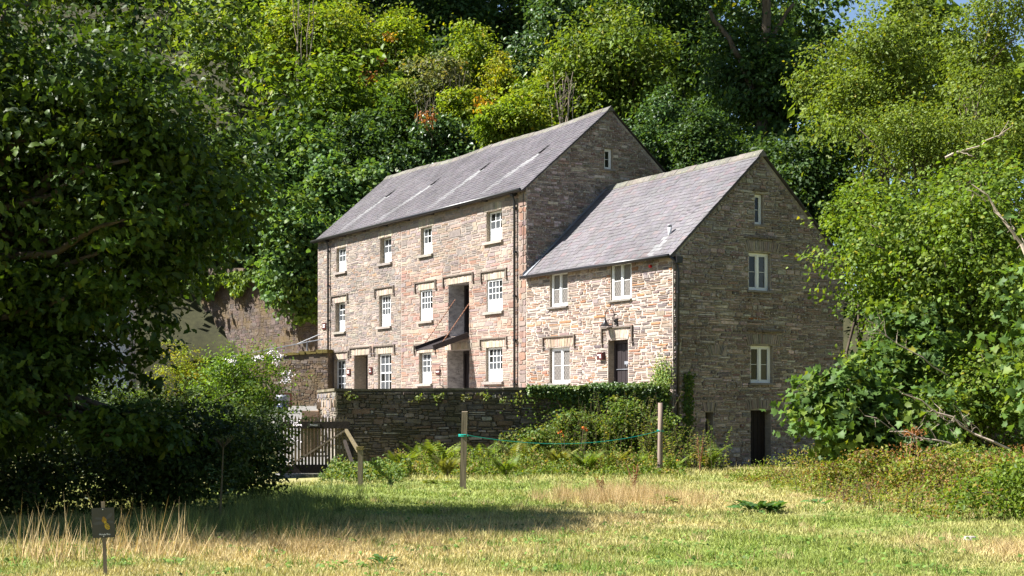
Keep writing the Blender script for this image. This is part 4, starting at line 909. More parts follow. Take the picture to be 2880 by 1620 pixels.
def norm(a): return a/np.maximum(np.linalg.norm(a, axis=-1, keepdims=True), 1e-9)

SHAPES = {   # outline points (along, across) and triangles
 'rhomb': ([(0, 0), (0.45, 0.5), (1, 0), (0.45, -0.5)], [(0, 1, 2), (0, 2, 3)], [0, 1, 0, 1]),
 'hex':   ([(0, 0), (0.28, 0.42), (0.70, 0.46), (1, 0), (0.70, -0.46), (0.28, -0.42)], [(0, 1, 5), (1, 2, 4), (1, 4, 5), (2, 3, 4)], [0, 1, 1, 0, 1, 1]),
 'lobed': ([(0, 0), (0.30, 0.30), (0.42, 0.16), (0.60, 0.46), (0.72, 0.2), (1, 0), (0.72, -0.2), (0.60, -0.46), (0.42, -0.16), (0.30, -0.30)], [(0, 1, 9), (1, 2, 8), (1, 8, 9), (2, 3, 4), (2, 4, 6), (2, 6, 8), (6, 7, 8), (4, 5, 6)], [0, 1, .5, 1, .5, 0, .5, 1, .5, 1]),
 'palm':  ([(0, 0), (0.10, 0.52), (0.36, 0.34), (0.72, 0.50), (0.66, 0.27), (1, 0), (0.66, -0.27), (0.72, -0.50), (0.36, -0.34), (0.10, -0.52)], [(0, 1, 2), (2, 3, 4), (0, 2, 8), (2, 4, 6), (2, 6, 8), (4, 5, 6), (6, 7, 8), (0, 8, 9)], [0, 1, .5, 1, .4, 0, .4, 1, .5, 1]),
 'oakleaf': ([(0, 0), (0.36, 0.36), (0.52, 0.15), (0.78, 0.34), (1, 0), (0.70, -0.40), (0.30, -0.32)], [(0, 1, 6), (1, 2, 6), (2, 5, 6), (2, 3, 4), (2, 4, 5)], [0, 1, .5, 1, 0, 1, 1]),
 'blade': ([(0, 0.5), (1, 0), (0, -0.5)], [(0, 1, 2)], [0, 0, 0]),
}
def leaf_mesh(name, P, A, Nn, L, W, Cc, mat, parent=None, shape='rhomb', fold=0.18, curl=0.12):
    pts, tris, fl = SHAPES[shape]; n = len(P); k = len(pts)
    A = norm(A); S = norm(np.cross(A, Nn)); Nn = np.cross(S, A)
    V = np.empty((n, k, 3), np.float32)
    for i, (a, s) in enumerate(pts):
        V[:, i] = P+A*(L*a)[:, None]+S*(W*s)[:, None]+Nn*((W*fold*fl[i])-(L*curl*a*a))[:, None]
    F = (np.arange(n)[:, None, None]*k+np.array(tris)[None]).reshape(-1)
    me = bpy.data.meshes.new(name); nt = n*len(tris)
    me.vertices.add(n*k); me.vertices.foreach_set('co', V.reshape(-1))
    me.loops.add(nt*3); me.loops.foreach_set('vertex_index', F.astype(np.int32))
    me.polygons.add(nt); me.polygons.foreach_set('loop_start', np.arange(0, nt*3, 3, dtype=np.int32))
    me.update(calc_edges=False); me.validate(verbose=False)
    ca = me.color_attributes.new('Col', 'FLOAT_COLOR', 'POINT'); c4 = np.ones((n, k, 4), np.float32); c4[:, :, :3] = np.clip(Cc, 0.003, 0.9)[:, None, :]
    ca.data.foreach_set('color', c4.reshape(-1)); me.materials.append(mat)
    return link(name, me, parent)

def rand_dirs(n): return norm(NP.normal(size=(n, 3)))
def colours(pal, clus, n_clus, jitter=0.22):
    p = np.array(PAL[pal]); cc = p[NP.integers(0, len(p), n_clus)]*NP.uniform(0.8, 1.2, (n_clus, 1))
    c = cc[clus]*NP.uniform(1-jitter, 1+jitter, (len(clus), 1))
    old = NP.random(len(clus)) < 0.025; c[old] = c[old]*np.array([1.7, 1.15, 0.7]); return c

def crown_leaves(c, r, n, size, pal, K, per=34, clr=0.13, lobe=(0.34, 0.56), droop=0.25, back=0.4, up=0.55, spread=0.75, flat=0.42):
    """leaf positions gathered into sprays on uneven lobes"""
    c = np.array(c); r = np.array(r); ld = rand_dirs(K)*NP.uniform(0.25, spread, (K, 1)); lr = NP.uniform(lobe[0], lobe[1], (K, 1))*np.ones((K, 3))*NP.uniform(0.8, 1.25, (K, 3))
    nc = max(4, n//per); li = NP.integers(0, K, nc); dirs = rand_dirs(nc); rad = NP.uniform(0.62, 1.10, (nc, 1))
    cen = c+r*(ld[li]+dirs*lr[li]*rad)
    keep = (cen[:, 1] < c[1]+0.25*r[1]) | (NP.random(nc) < back); cen, dirs = cen[keep], dirs[keep]; nc = len(cen)
    cl = np.repeat(np.arange(nc), per); m = len(cl); sz = clr*np.mean(r)*NP.uniform(0.6, 1.5, (nc, 1))
    P = cen[cl]+NP.normal(size=(m, 3))*sz[cl]*np.array([1, 1, flat])
    Nn = norm(dirs[cl]*0.55+np.array([0, 0, up])+NP.normal(size=(m, 3))*0.55)
    A = norm(np.cross(Nn, NP.normal(size=(m, 3)))+dirs[cl]*0.4+np.array([0, 0, -droop]))
    L = size*NP.uniform(0.6, 1.25, m)
    return P, A, Nn, L, colours(pal, cl, nc), cen, ld*r+c

def limb(mb, p0, p1, r0, r1, wig=0.08, n=5):
    p0, p1 = Vector(p0), Vector(p1); L = (p1-p0).length; pts = []
    for i in range(n+1):
        k = i/n; p = p0.lerp(p1, k)
        if 0 < i < n: p += Vector((RNG.uniform(-1, 1), RNG.uniform(-1, 1), RNG.uniform(-0.5, 1)))*L*wig
        pts.append(p)
    mb.tube(pts, [r0+(r1-r0)*i/n for i in range(n+1)], 5)

def tree(name, label, c, r, n, size, pal, K, shape='rhomb', mat='leaf', group=None, cat=None, base=None, trunk_r=None, wr=0.62, stems=1, **kw):
    bx, by = (c[0], c[1]+r[1]*0.2) if base is None else base[:2]; bz = gz(bx, by) if base is None or len(base) < 3 else base[2]
    root = empty(name, (bx, by, bz), 0, label, cat or name.split('_')[-1], group)
    P, A, Nn, L, Cc, cen, lob = crown_leaves(c, r, n, size, pal, K, **kw); off = np.array([bx, by, bz])
    leaf_mesh('crown', P-off, A, Nn, L, L*wr, Cc, M[mat], root, shape)
    tr = trunk_r or 0.035*float(np.mean(r))+0.03; mb = MB()
    for s in range(stems):
        o = Vector((RNG.uniform(-0.3, 0.3)*(stems > 1), RNG.uniform(-0.3, 0.3)*(stems > 1), -0.3))
        top = Vector((c[0]-bx+RNG.uniform(-0.2, 0.2)*r[0], c[1]-by, c[2]-bz-r[2]*0.25)); limb(mb, o, top, tr, tr*0.55, 0.04, 6)
        for q in lob[s::stems]: limb(mb, o.lerp(top, RNG.uniform(0.55, 1.0)), Vector(q-off), tr*0.45, tr*0.12, 0.06, 4)
    for q in cen[NP.integers(0, len(cen), min(10, len(cen)))]:
        j = lob[np.argmin(((lob-q)**2).sum(1))]; limb(mb, Vector(j-off), Vector(q-off), tr*0.14, 0.012, 0.05, 3)
    mb.build('trunk', M['bark'], root, True)
    return root

# ------------------------------------------------------------------ hillside wood behind the mill
HILL = [
    ('sycamore_sapling', 'pale green sycamore sapling left of the mill roof, nearest the wall', (-12.4, 88.4, 9.3), (1.8, 2.2, 3.6), 10000, 0.24, 'cool', 9),
    ('sycamore_sapling', 'blue-green sycamore sapling touching the left verge of the mill roof', (-10.3, 92.0, 12.6), (1.9, 2.4, 3.0), 9000, 0.24, 'cool', 8),
    ('sycamore_sapling', 'taller sycamore sapling with pale leaves between oak and mill roof', (-12.6, 96.0, 14.4), (2.3, 2.3, 2.8), 8000, 0.25, 'cool', 8),
    ('hazel_bush', 'shaded dark hazel bush above the far end of the mill roof', (-9.6, 100.0, 16.9), (2.4, 2.2, 2.7), 9000, 0.24, 'shade', 8),
    ('ash_tree', 'light green ash with drooping sprays above the mill roof left half', (-11.4, 104.0, 20.6), (2.4, 2.7, 3.4), 9000, 0.26, 'mid', 9),
    ('maple_bush', 'bright yellow-green maple bush at the top left of the hillside', (-14.7, 112.0, 27.3), (3.9, 3.1, 3.9), 14000, 0.26, 'lime', 10),
    ('maple_bush', 'sunlit lime maple bush in the upper middle of the hillside', (-10.1, 114.0, 25.7), (3.4, 2.9, 3.7), 12000, 0.26, 'lime', 9),
    ('maple_bush', 'lime bush with rusty brown sprays in the middle of the hillside', (-9.5, 108.0, 21.4), (2.6, 2.1, 2.6), 9000, 0.25, 'mid', 8),
    ('birch_tree', 'thin feathery birch at the top edge left of the dark wood', (-16.8, 118.0, 32.3), (3.5, 2.8, 3.2), 8000, 0.22, 'lime', 8),
    ('rhododendron_bush', 'dark glossy rhododendron bush above the middle of the mill ridge', (-4.5, 99.0, 17.5), (2.7, 2.1, 1.9), 9000, 0.26, 'gloss', 8),
    ('willow_bush', 'pale grey-green willow bush around bare stems on the hillside', (-4.8, 106.0, 22.4), (2.1, 2.1, 2.6), 6000, 0.22, 'grey', 7),
    ('maple_bush', 'brightest lime bush right above the mill ridge', (0.3, 96.0, 18.3), (2.2, 1.8, 1.8), 9000, 0.22, 'lime', 8),
    ('hornbeam_bush', 'yellow-green bush below the orange autumn sprays', (-2.4, 102.0, 20.0), (2.1, 1.6, 1.8), 6000, 0.23, 'lime', 7),
    ('larch_tree', 'feathery young larch with golden drooping tips', (-3.3, 114.0, 26.9), (1.7, 2.7, 3.4), 6000, 0.22, 'lime', 10),
    ('larch_tree', 'small pointed golden larch against the dark wood', (-0.5, 108.0, 24.0), (1.2, 1.9, 2.3), 4000, 0.20, 'gold', 8),
    ('hornbeam_bush', 'lime bush left of the big sycamore above the mill gable', (2.3, 104.0, 22.0), (2.2, 1.8, 2.0), 7000, 0.23, 'lime', 7),
    ('laurel_bush', 'glossy blue-green laurel under the dark wood edge', (3.1, 114.0, 27.8), (2.1, 2.7, 3.4), 9000, 0.30, 'gloss', 8),
    ('sycamore_tree', 'broad sunlit sycamore behind the mill gable peak', (7.6, 104.0, 23.1), (4.2, 3.4, 4.2), 18000, 0.27, 'olive', 13),
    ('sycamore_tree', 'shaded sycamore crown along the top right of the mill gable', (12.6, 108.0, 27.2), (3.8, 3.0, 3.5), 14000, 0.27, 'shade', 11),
    ('holly_bush', 'silvery glossy holly bush behind the mill gable slope', (8.4, 84.0, 15.3), (1.9, 1.5, 2.2), 12000, 0.16, 'gloss', 9),
    ('holly_bush', 'darker holly between the mill gable and the cottage ridge', (10.4, 82.0, 14.5), (1.5, 1.4, 2.0), 9000, 0.17, 'shade', 8),
    ('old_sycamore', 'tall old sycamore with forked dark trunk above the cottage ridge', (15.6, 92.5, 21.6), (3.6, 3.2, 3.4), 15000, 0.27, 'shade', 12),
    ('elder_bush', 'dark elder bush behind the cottage ridge peak', (13.6, 84.0, 13.6), (2.6, 2.0, 1.9), 10000, 0.20, 'shade', 9),
    ('hazel_bush', 'deep green hazel behind the right slope of the cottage roof', (14.8, 74.0, 11.2), (1.8, 1.8, 2.8), 10000, 0.19, 'shade', 9),
    ('maple_bush', 'lime maple bush beside the right slope of the cottage gable', (14.8, 63.0, 8.0), (1.3, 1.2, 1.8), 8000, 0.15, 'mid', 8),
    ('alder_tree', 'tall fine-leaved alder leaning over the right of the cottage', (15.4, 62.0, 14.0), (3.2, 2.5, 2.8), 20000, 0.15, 'alder', 14),
    ('alder_tree', 'thin alder with sky showing through at the top right corner', (17.8, 56.0, 13.2), (1.9, 2.0, 2.8), 10000, 0.13, 'alder', 12),
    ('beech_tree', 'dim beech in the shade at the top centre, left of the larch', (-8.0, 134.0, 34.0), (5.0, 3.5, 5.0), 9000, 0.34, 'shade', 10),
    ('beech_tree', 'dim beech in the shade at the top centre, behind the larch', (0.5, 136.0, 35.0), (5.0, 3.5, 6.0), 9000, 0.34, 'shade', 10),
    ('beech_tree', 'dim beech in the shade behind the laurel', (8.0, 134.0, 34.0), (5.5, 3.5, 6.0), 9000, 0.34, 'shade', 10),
]
for nm, lb, c, r, n, sz, pal, K in HILL:
    kw = {}; far_ = c[1] > 70; r = tuple(v*(1.3 if far_ else 1.15) for v in r); n = int(n*1.2); sz *= 1.32 if far_ else 1.15; K = K+4
    if 'alder' in nm: kw = dict(per=14, clr=0.09, lobe=(0.2, 0.42), spread=0.95)
    if nm == 'larch_tree': kw = dict(lobe=(0.18, 0.34), per=16, droop=0.6, spread=1.0)
    sh = 'hex' if sz > 0.3 and pal in ('cool',) else 'rhomb'
    tree(nm, lb, c, r, n, sz, pal, K, sh, 'leaf_gloss' if pal == 'gloss' else 'leaf', group='hillside trees and bushes', wr=0.8 if sh == 'hex' else 0.62, stems=1 if nm.endswith('tree') or 'old' in nm else 3,
         trunk_r=0.42 if nm == 'old_sycamore' else None, **kw)
# the rest of the wood reads as one mass
wp = []
for Yc in range(98, 160, 9):
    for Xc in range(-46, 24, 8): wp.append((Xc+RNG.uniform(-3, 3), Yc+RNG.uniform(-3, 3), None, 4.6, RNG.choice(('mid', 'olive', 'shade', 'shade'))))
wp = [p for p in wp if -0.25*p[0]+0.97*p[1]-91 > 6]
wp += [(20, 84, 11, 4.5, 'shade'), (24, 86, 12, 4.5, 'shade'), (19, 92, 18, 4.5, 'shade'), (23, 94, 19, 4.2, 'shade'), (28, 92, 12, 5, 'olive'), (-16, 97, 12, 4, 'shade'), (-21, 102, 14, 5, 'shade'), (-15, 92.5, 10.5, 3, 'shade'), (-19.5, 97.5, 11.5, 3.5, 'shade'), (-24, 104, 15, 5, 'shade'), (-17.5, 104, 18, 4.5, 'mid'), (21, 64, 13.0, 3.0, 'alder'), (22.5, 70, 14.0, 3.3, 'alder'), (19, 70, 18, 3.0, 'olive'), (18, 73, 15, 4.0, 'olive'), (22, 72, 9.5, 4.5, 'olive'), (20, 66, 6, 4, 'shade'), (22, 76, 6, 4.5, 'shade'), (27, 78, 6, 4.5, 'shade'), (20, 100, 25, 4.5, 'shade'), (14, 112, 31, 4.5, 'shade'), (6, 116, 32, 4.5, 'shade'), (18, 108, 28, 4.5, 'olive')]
ps = []
for x, y, z, rr, pal in wp:
    zc = gz(x, y)+4.5 if z is None else z; ps.append(crown_leaves((x, y, zc), (rr*1.1, rr*0.8, rr), 1900, 0.54, pal, 10, per=12, clr=0.10)[:5])
P, A, Nn, L, Cc = [np.concatenate([p[i] for p in ps]) for i in range(5)]
tag(leaf_mesh('hillside_wood', P, A, Nn, L, L*0.65, Cc, M['leaf']), 'dense wood covering the upper hillside behind the bushes', 'wood', kind='stuff')
# beeches added with their crowns above the frame, to shade the wood edge
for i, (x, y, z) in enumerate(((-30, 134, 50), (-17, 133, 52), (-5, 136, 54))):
    tree('tall_beech', ('tall beech added for shade beyond the top left of the hillside', 'tall beech added for shade beyond the top middle of the hillside', 'tall beech added for shade beyond the top right of the hillside')[i], (x, y, z), (8, 7, 8), 7000, 0.75, 'shade', 10, back=1.0, cat='tree', group='beeches added for shade above the hillside')
# scrub covering the slope between the bushes
n = 30000; X = NP.uniform(-34, 34, n); Y = 66+NP.random(n)**0.8*90; Z = ground_z(X, Y); u = (X-C0[0])*D2[0]+(Y-C0[1])*D2[1]; w = -0.25*X+0.97*Y-91
ok = ((u > 12.5) | (w > 1.0)) & (Z > 1.0) & (np.abs(X/Y) < 0.42) & ~((X < -8.0) & (0.72*(X+10.5)+0.69*(Y-86.0) < 0.8)); X, Y, Z = X[ok], Y[ok], Z[ok]; n = len(X)
cl = NP.integers(0, 900, n); hgt = (1.3+1.5*vnoise(X, Y, 0.5, 4.0)+0.9)*NP.random(n)**0.6
P = np.stack([X, Y-0.25*hgt, Z+np.maximum(hgt, 0.05)], -1); Nn = norm(np.array([-0.1, -0.5, 0.7])+NP.normal(size=(n, 3))*0.55); A = norm(np.cross(Nn, NP.normal(size=(n, 3)))+np.array([0, 0, -0.2]))
L = 0.36*NP.uniform(0.6, 1.3, n)
tag(leaf_mesh('hillside_scrub', P, A, Nn, L, L*0.7, colours('mid', cl, 900)*0.8, M['leaf']), 'low green scrub covering the hillside between the bushes', 'scrub', kind='stuff')
# old sycamore: forked dark trunk in view
mb = MB(); osy = [o for o in bpy.data.objects if o.name.startswith('old_sycamore')][0]; b0 = Vector(osy.location)
W_ = lambda *p: Vector(p)-b0
limb(mb, W_(15.6, 91.8, 8.0), W_(15.5, 91.4, 18.6), 0.50, 0.42, 0.005); limb(mb, W_(15.5, 91.4, 18.4), W_(15.7, 91.2, 28.0), 0.36, 0.25, 0.015)
limb(mb, W_(15.5, 91.4, 18.2), W_(14.1, 91.2, 21.6), 0.28, 0.2, 0.02); limb(mb, W_(14.1, 91.2, 21.6), W_(12.2, 91.2, 24.6), 0.2, 0.13, 0.03); limb(mb, W_(15.6, 91.4, 22.0), W_(17.4, 91.2, 25.0), 0.18, 0.1, 0.03)
hi = [crown_leaves(c_, r_, n_, 0.42, 'olive', 12, back=1.0)[:5] for c_, r_, n_ in (((6.5, 89, 31), (5.5, 4.5, 4.2), 6000), ((14, 89.5, 31.5), (5.5, 4.5, 4.5), 6000), ((0.5, 89, 33), (4, 4, 3.5), 3500))]  # crowns added above the frame to shade the slope below
P, A, Nn, L, Cc = [np.concatenate([p[i] for p in hi]) for i in range(5)]; leaf_mesh('shade_crown', P-np.array(b0), A, Nn, L, L*0.65, Cc, M['leaf'], osy)
for q in ((6.5, 89, 31), (0.5, 89, 33), (14, 89.5, 32)): limb(mb, W_(15.6, 91.4, 26.5), W_(*q), 0.2, 0.08, 0.04, 6)
mb.build('fork', M['bark'], osy, True)
# bare stems and coloured sprays on the hillside
for i, (x, y, z, h, k) in enumerate(((-5.9, 104.5, 18.4, 4.2, 9), (-4.3, 105, 19.3, 5.0, 8), (-15.2, 108, 26.5, 5.0, 5), (3.4, 100, 20.0, 2.8, 10))):
    e = empty('bare_stems', (x, y, z-3), 0, ('cluster of pale bare stems left of the willow bush', 'tall pale bare stems rising through the willow bush', 'thin bare stems at the top left of the hillside', 'dry brown twigs just above the mill gable ridge')[i], 'stems', 'bare stems on the hillside'); mb = MB()
    for q in range(k):
        a = Vector((RNG.uniform(-0.5, 0.5), RNG.uniform(-0.3, 0.3), 0)); b = a+Vector((RNG.uniform(-0.7, 0.7), -0.6, 3+h*RNG.uniform(0.6, 1))); limb(mb, a, b, 0.05, 0.02, 0.02, 5)
        for _ in range(3): c_ = a.lerp(b, RNG.uniform(0.5, 0.95)); limb(mb, c_, c_+Vector((RNG.uniform(-0.6, 0.6), -0.1, RNG.uniform(0.3, 0.9))), 0.022, 0.01, 0.05, 3)
    mb.build('stem', M['dead_wood'], e)
for i, (x, y, z, pal, n, rr, lab) in enumerate(((-10.3, 105.6, 23.2, 'rust', 150, 0.6, 'rusty brown dead spray on the left of the hillside'), (-9.6, 110, 25.7, 'rust', 70, 0.4, 'small rusty spray high on the hillside'), (-5.5, 96.5, 18.8, 'rust', 80, 0.5, 'brown dead leaves over the rhododendron bush'),
                              (-1.9, 100.0, 20.3, 'orange', 130, 0.6, 'orange and yellow autumn spray above the mill ridge'), (-9.0, 111, 27.6, 'orange', 60, 0.4, 'yellow tipped spray at the dark wood edge'))):
    e = empty('leaf_spray', (x, y, z), 0, lab, 'spray', 'coloured sprays on the hillside'); P = NP.normal(size=(n, 3))*rr*np.array([0.6, 0.4, 0.5]); P[:, 1] -= 1.2; Nn = rand_dirs(n)+np.array([0, -0.4, 0.3]); A = norm(np.cross(Nn, rand_dirs(n))+np.array([0, 0, -0.6])); L = 0.28*NP.uniform(0.6, 1.2, n)
    leaf_mesh('leaves', P, A, Nn, L, L*0.6, colours(pal, NP.integers(0, 12, n), 12), M['leaf'], e); mb = MB(); limb(mb, (0.2, 1.0, -1.5), (0, -1.2, 0.3), 0.04, 0.015); mb.build('stem', M['bark'], e)
# leaves hanging over the retaining wall
n = 9000; s = NP.uniform(6.0, LU, n); dn = NP.random(n)**1.3*(1.0+0.5*np.sin(s*1.9)+3.0*np.exp(-((s-19.5)/2.8)**2)); base = np.array([mpU(a, 8.0, 0.25) for a in s]); P = base+np.stack([np.zeros(n), NP.normal(size=n)*0.2-0.25, 0.5-dn], -1)
Nn = norm(np.array([-0.5, -0.6, 0.45])+NP.normal(size=(n, 3))*0.45); A = norm(np.cross(Nn, rand_dirs(n))+np.array([0, 0, -0.7])); L = 0.24*NP.uniform(0.6, 1.2, n)
e = empty('hanging_ivy', (0, 0, 0), 0, 'green creeper hanging over the high retaining wall', 'creeper'); leaf_mesh('leaves', P, A, Nn, L, L*0.75, colours('mid', NP.integers(0, 90, n), 90), M['leaf'], e)

# ------------------------------------------------------------------ the oak and the dark hedge on the left
oak = empty('oak_tree', (-10.6, 24.5, gz(-10.6, 24.5)), 0, 'huge dark oak filling the left of the view', 'tree'); off = np.array(oak.location)
OL = [((-9.9, 25.4, 4.7), (4.9, 6.4, 4.4), 54000, 60), ((-6.3, 24.6, 3.9), (2.4, 3.2, 2.5), 20000, 26), ((-7.5, 23.6, 1.3), (2.3, 2.4, 1.5), 10000, 16), ((-8.4, 22.4, -0.15), (2.1, 2.0, 1.05), 5500, 12), ((-10.4, 24.5, 1.5), (2.9, 3.6, 2.7), 10000, 18), ((-6.2, 23.0, -0.35), (1.3, 1.2, 0.45), 2500, 8), ((-13.5, 22.3, 0.6), (3.0, 2.2, 2.6), 6000, 14)]  # last lobe is out of view on the left, added to shade the ground
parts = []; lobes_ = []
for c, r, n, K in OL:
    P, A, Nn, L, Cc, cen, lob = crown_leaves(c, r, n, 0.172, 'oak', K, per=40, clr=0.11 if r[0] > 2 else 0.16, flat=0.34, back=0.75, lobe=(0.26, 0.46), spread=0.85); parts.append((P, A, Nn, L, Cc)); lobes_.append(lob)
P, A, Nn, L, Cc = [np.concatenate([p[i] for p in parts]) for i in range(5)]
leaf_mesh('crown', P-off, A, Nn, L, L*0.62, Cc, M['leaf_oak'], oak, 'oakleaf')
mb = MB(); limb(mb, (0, 0, -0.4), (0.3, 0, 3.2), 0.62, 0.5, 0.01); limb(mb, (0.3, 0, 3.0), (0.8, 0.3, 8.5), 0.48, 0.3, 0.02); mb.build('trunk', M['bark'], oak, True)
mb = MB(); lobs = np.concatenate(lobes_)
for q in lobs:
    z0 = min(8.3, max(2.6, (q[2]-off[2])*0.75)); limb(mb, (0.3+0.05*z0, 0, z0), Vector(q-off), 0.12, 0.03, 0.05, 6)
mb.build('limbs', M['bark'], oak, True)

def bush(name, label, c, r, n, size, pal, K, shape='rhomb', cat='bush', stems=4, **kw): return tree(name, label, c, r, n, size, pal, K, shape, cat=cat, stems=stems, **kw)
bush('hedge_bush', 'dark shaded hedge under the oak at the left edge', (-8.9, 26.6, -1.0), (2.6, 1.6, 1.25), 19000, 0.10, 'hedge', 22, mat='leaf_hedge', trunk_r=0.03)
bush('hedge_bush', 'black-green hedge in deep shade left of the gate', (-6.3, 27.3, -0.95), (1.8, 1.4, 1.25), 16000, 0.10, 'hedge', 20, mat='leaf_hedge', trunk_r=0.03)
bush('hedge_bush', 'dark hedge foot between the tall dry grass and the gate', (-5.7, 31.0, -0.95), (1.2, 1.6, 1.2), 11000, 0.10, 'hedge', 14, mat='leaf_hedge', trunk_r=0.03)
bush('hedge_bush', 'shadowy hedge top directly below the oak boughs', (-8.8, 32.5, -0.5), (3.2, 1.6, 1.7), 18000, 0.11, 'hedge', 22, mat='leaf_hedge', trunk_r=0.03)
bush('gold_shrub', 'yellow-tipped upright shrub behind the hedge', (-11.0, 49.0, 0.9), (1.2, 0.9, 1.3), 4000, 0.08, 'gold', 8, cat='shrub')
bush('hedge_bush', 'mid green hedge half in sun behind the oak branches', (-13.5, 47.0, -0.2), (3.0, 1.6, 1.7), 7000, 0.11, 'mid', 10)
rose = bush('rose_bush', 'bright green climbing rose with white flower heads beside the gate', (-9.0, 47.0, 0.4), (2.0, 1.2, 1.8), 14000, 0.10, 'rose', 14)
rose2 = bush('rose_bush', 'dark lower rose bush hanging over the gate top', (-8.0, 44.0, -0.7), (1.0, 0.9, 1.2), 6000, 0.10, 'ivy', 10)
for i, (x, y, z) in enumerate(((-7.45, 45.9, 1.72), (-7.15, 45.9, 1.62), (-7.8, 45.8, 1.55), (-7.3, 46.1, 1.42), (-6.9, 45.9, 1.05), (-8.6, 45.7, 1.45), (-6.95, 45.7, 0.86), (-6.35, 43.7, -0.48), (-6.45, 43.6, -0.95), (-6.55, 43.4, -1.6))):
    P = NP.normal(size=(34, 3))*np.array([0.085, 0.06, 0.05])+np.array([x, y-0.25, z])-np.array(rose.location); Nn = rand_dirs(34)+np.array([-0.4, -0.6, 0.5]); A = np.cross(Nn, rand_dirs(34)); L = np.full(34, 0.05)
    leaf_mesh('flower_cluster', P, A, Nn, L, L*1.0, np.ones((34, 3)), M['petal'], rose, 'hex')

# ------------------------------------------------------------------ trees on the right
tree('sycamore_shrub', 'low sycamore with big pale leaves in front of the cottage gable', (9.15, 37.5, -0.35), (2.0, 1.5, 1.45), 6000, 0.20, 'syc', 11, 'palm', cat='shrub', wr=1.0, stems=3, per=12, clr=0.13, base=(9.8, 38.6))
tree('sycamore_shrub', 'sycamore branch reaching across the right edge of the gable', (10.7, 40.5, 1.6), (1.7, 1.4, 1.7), 5200, 0.18, 'syc', 10, 'palm', cat='shrub', wr=1.0, stems=2, per=12, clr=0.12, base=(11.3, 41.2))
tree('hazel_tree', 'wide bright green hazel filling the right edge', (13.2, 42.0, 4.2), (3.9, 3.0, 3.6), 27000, 0.145, 'right', 26, 'hex', base=(13.6, 43.2), stems=4, per=16, clr=0.08, lobe=(0.26, 0.44), spread=0.85)
tree('hazel_tree', 'darker lower hazel behind the fallen branches', (12.6, 40.0, 0.2), (2.6, 2.0, 1.8), 10000, 0.14, 'right', 14, 'hex', base=(12.8, 41), stems=4, per=16)
tree('hazel_tree', 'leafy hazel overlapping the right edge of the gable', (11.75, 43.0, 2.5), (1.8, 1.5, 2.7), 15000, 0.135, 'right', 20, 'hex', base=(12.2, 43.8), stems=3, per=22, clr=0.11, lobe=(0.26, 0.44), spread=0.85)
tree('alder_tree', 'young alder with broad leaves right of the cottage eaves', (13.4, 50.0, 5.4), (2.0, 1.6, 2.6), 11000, 0.14, 'right', 14, 'hex', base=(12.9, 51), stems=2, per=16)
tree('alder_tree', 'grey-green alder high on the right below the sky gaps', (14.8, 52.0, 9.6), (3.4, 2.2, 2.3), 17000, 0.12, 'alder', 18, base=(15.3, 53), stems=2, per=14, lobe=(0.22, 0.42), spread=0.95)
tree('sycamore_shrub', 'near sycamore spray with large leaves at the far right edge', (10.6, 29.0, 1.4), (1.1, 1.2, 2.0), 1800, 0.19, 'syc', 9, 'palm', cat='shrub', wr=1.0, stems=2, per=9, clr=0.14, base=(11.8, 29.5))
tree('dark_holly', 'dark backdrop trees behind the right-hand hazel', (19.5, 58.0, 4.0), (6.0, 2.5, 6.0), 14000, 0.2, 'shade', 14, stems=3, cat='tree')
bush('weed_clump', 'rust-tinged weed mound in front of the low sycamore', (8.3, 34.0, -1.45), (1.2, 1.0, 0.55), 5000, 0.08, 'weed', 12, cat='weeds', per=12, lobe=(0.18, 0.36), spread=0.95, trunk_r=0.015)
bush('weed_clump', 'yellowing weed mound in the middle of the right bank', (9.2, 30.5, -1.45), (1.4, 1.2, 0.6), 6000, 0.08, 'weed', 12, cat='weeds', per=12, lobe=(0.18, 0.36), spread=0.95, trunk_r=0.015)
bush('weed_clump', 'dark leafy mound under the fallen branches', (10.6, 33.5, -1.35), (1.3, 1.0, 0.7), 5500, 0.10, 'bramble', 12, cat='weeds', per=12, lobe=(0.18, 0.36), spread=0.95, trunk_r=0.015)
bush('weed_clump', 'tall dark green weeds at the right edge of the lawn', (9.0, 24.6, -1.35), (1.5, 1.8, 0.7), 9000, 0.085, 'right', 16, cat='weeds', per=12, lobe=(0.18, 0.36), spread=0.95)
def dead_branch(label, p, q, r0, k, mat='dead_wood', group='fallen bare branches'):
    e = empty('dead_branch', p, 0, label, 'branch', group); v = Vector(q)-Vector(p); mb = MB(); limb(mb, (0, 0, 0), v, r0, r0*0.35, 0.04, 7); mb.build('bough', M[mat], e)
    mb = MB()
    for _ in range(k):
        a = v*RNG.uniform(0.2, 0.95); b = a+v*RNG.uniform(0.08, 0.28)+Vector((RNG.uniform(-0.3, 0.3), RNG.uniform(-0.3, 0.1), RNG.uniform(-0.35, 0.45))); limb(mb, a, b, r0*0.35, r0*0.12, 0.08, 4)
        c_ = a.lerp(b, 0.6); limb(mb, c_, c_+Vector((RNG.uniform(-0.2, 0.2), 0, RNG.uniform(-0.2, 0.25))), r0*0.16, 0.006, 0.08, 3)
    tag(mb.build('twigs', M[mat], e), kind='stuff')
dead_branch('bare grey branch leaning out of the hazel, upper of the pair', (12.0, 35.6, -1.0), (9.3, 35.2, 0.35), 0.035, 9)
dead_branch('bare grey branch leaning out of the hazel, lower of the pair', (11.6, 35.2, -1.2), (8.9, 34.8, -0.55), 0.035, 9)
dead_branch('thin bare twigs against the gable stone beside the upper window', (11.8, 39.2, 0.7), (9.3, 38.2, 2.1), 0.026, 8)
dead_branch('dead grey limb high in the right-hand hazel', (14.2, 38.7, 3.2), (12.1, 38.9, 5.9), 0.06, 5)
dead_branch('curved dead limb near the top right corner', (14.2, 48.4, 8.2), (16.2, 48.6, 9.0), 0.05, 4)
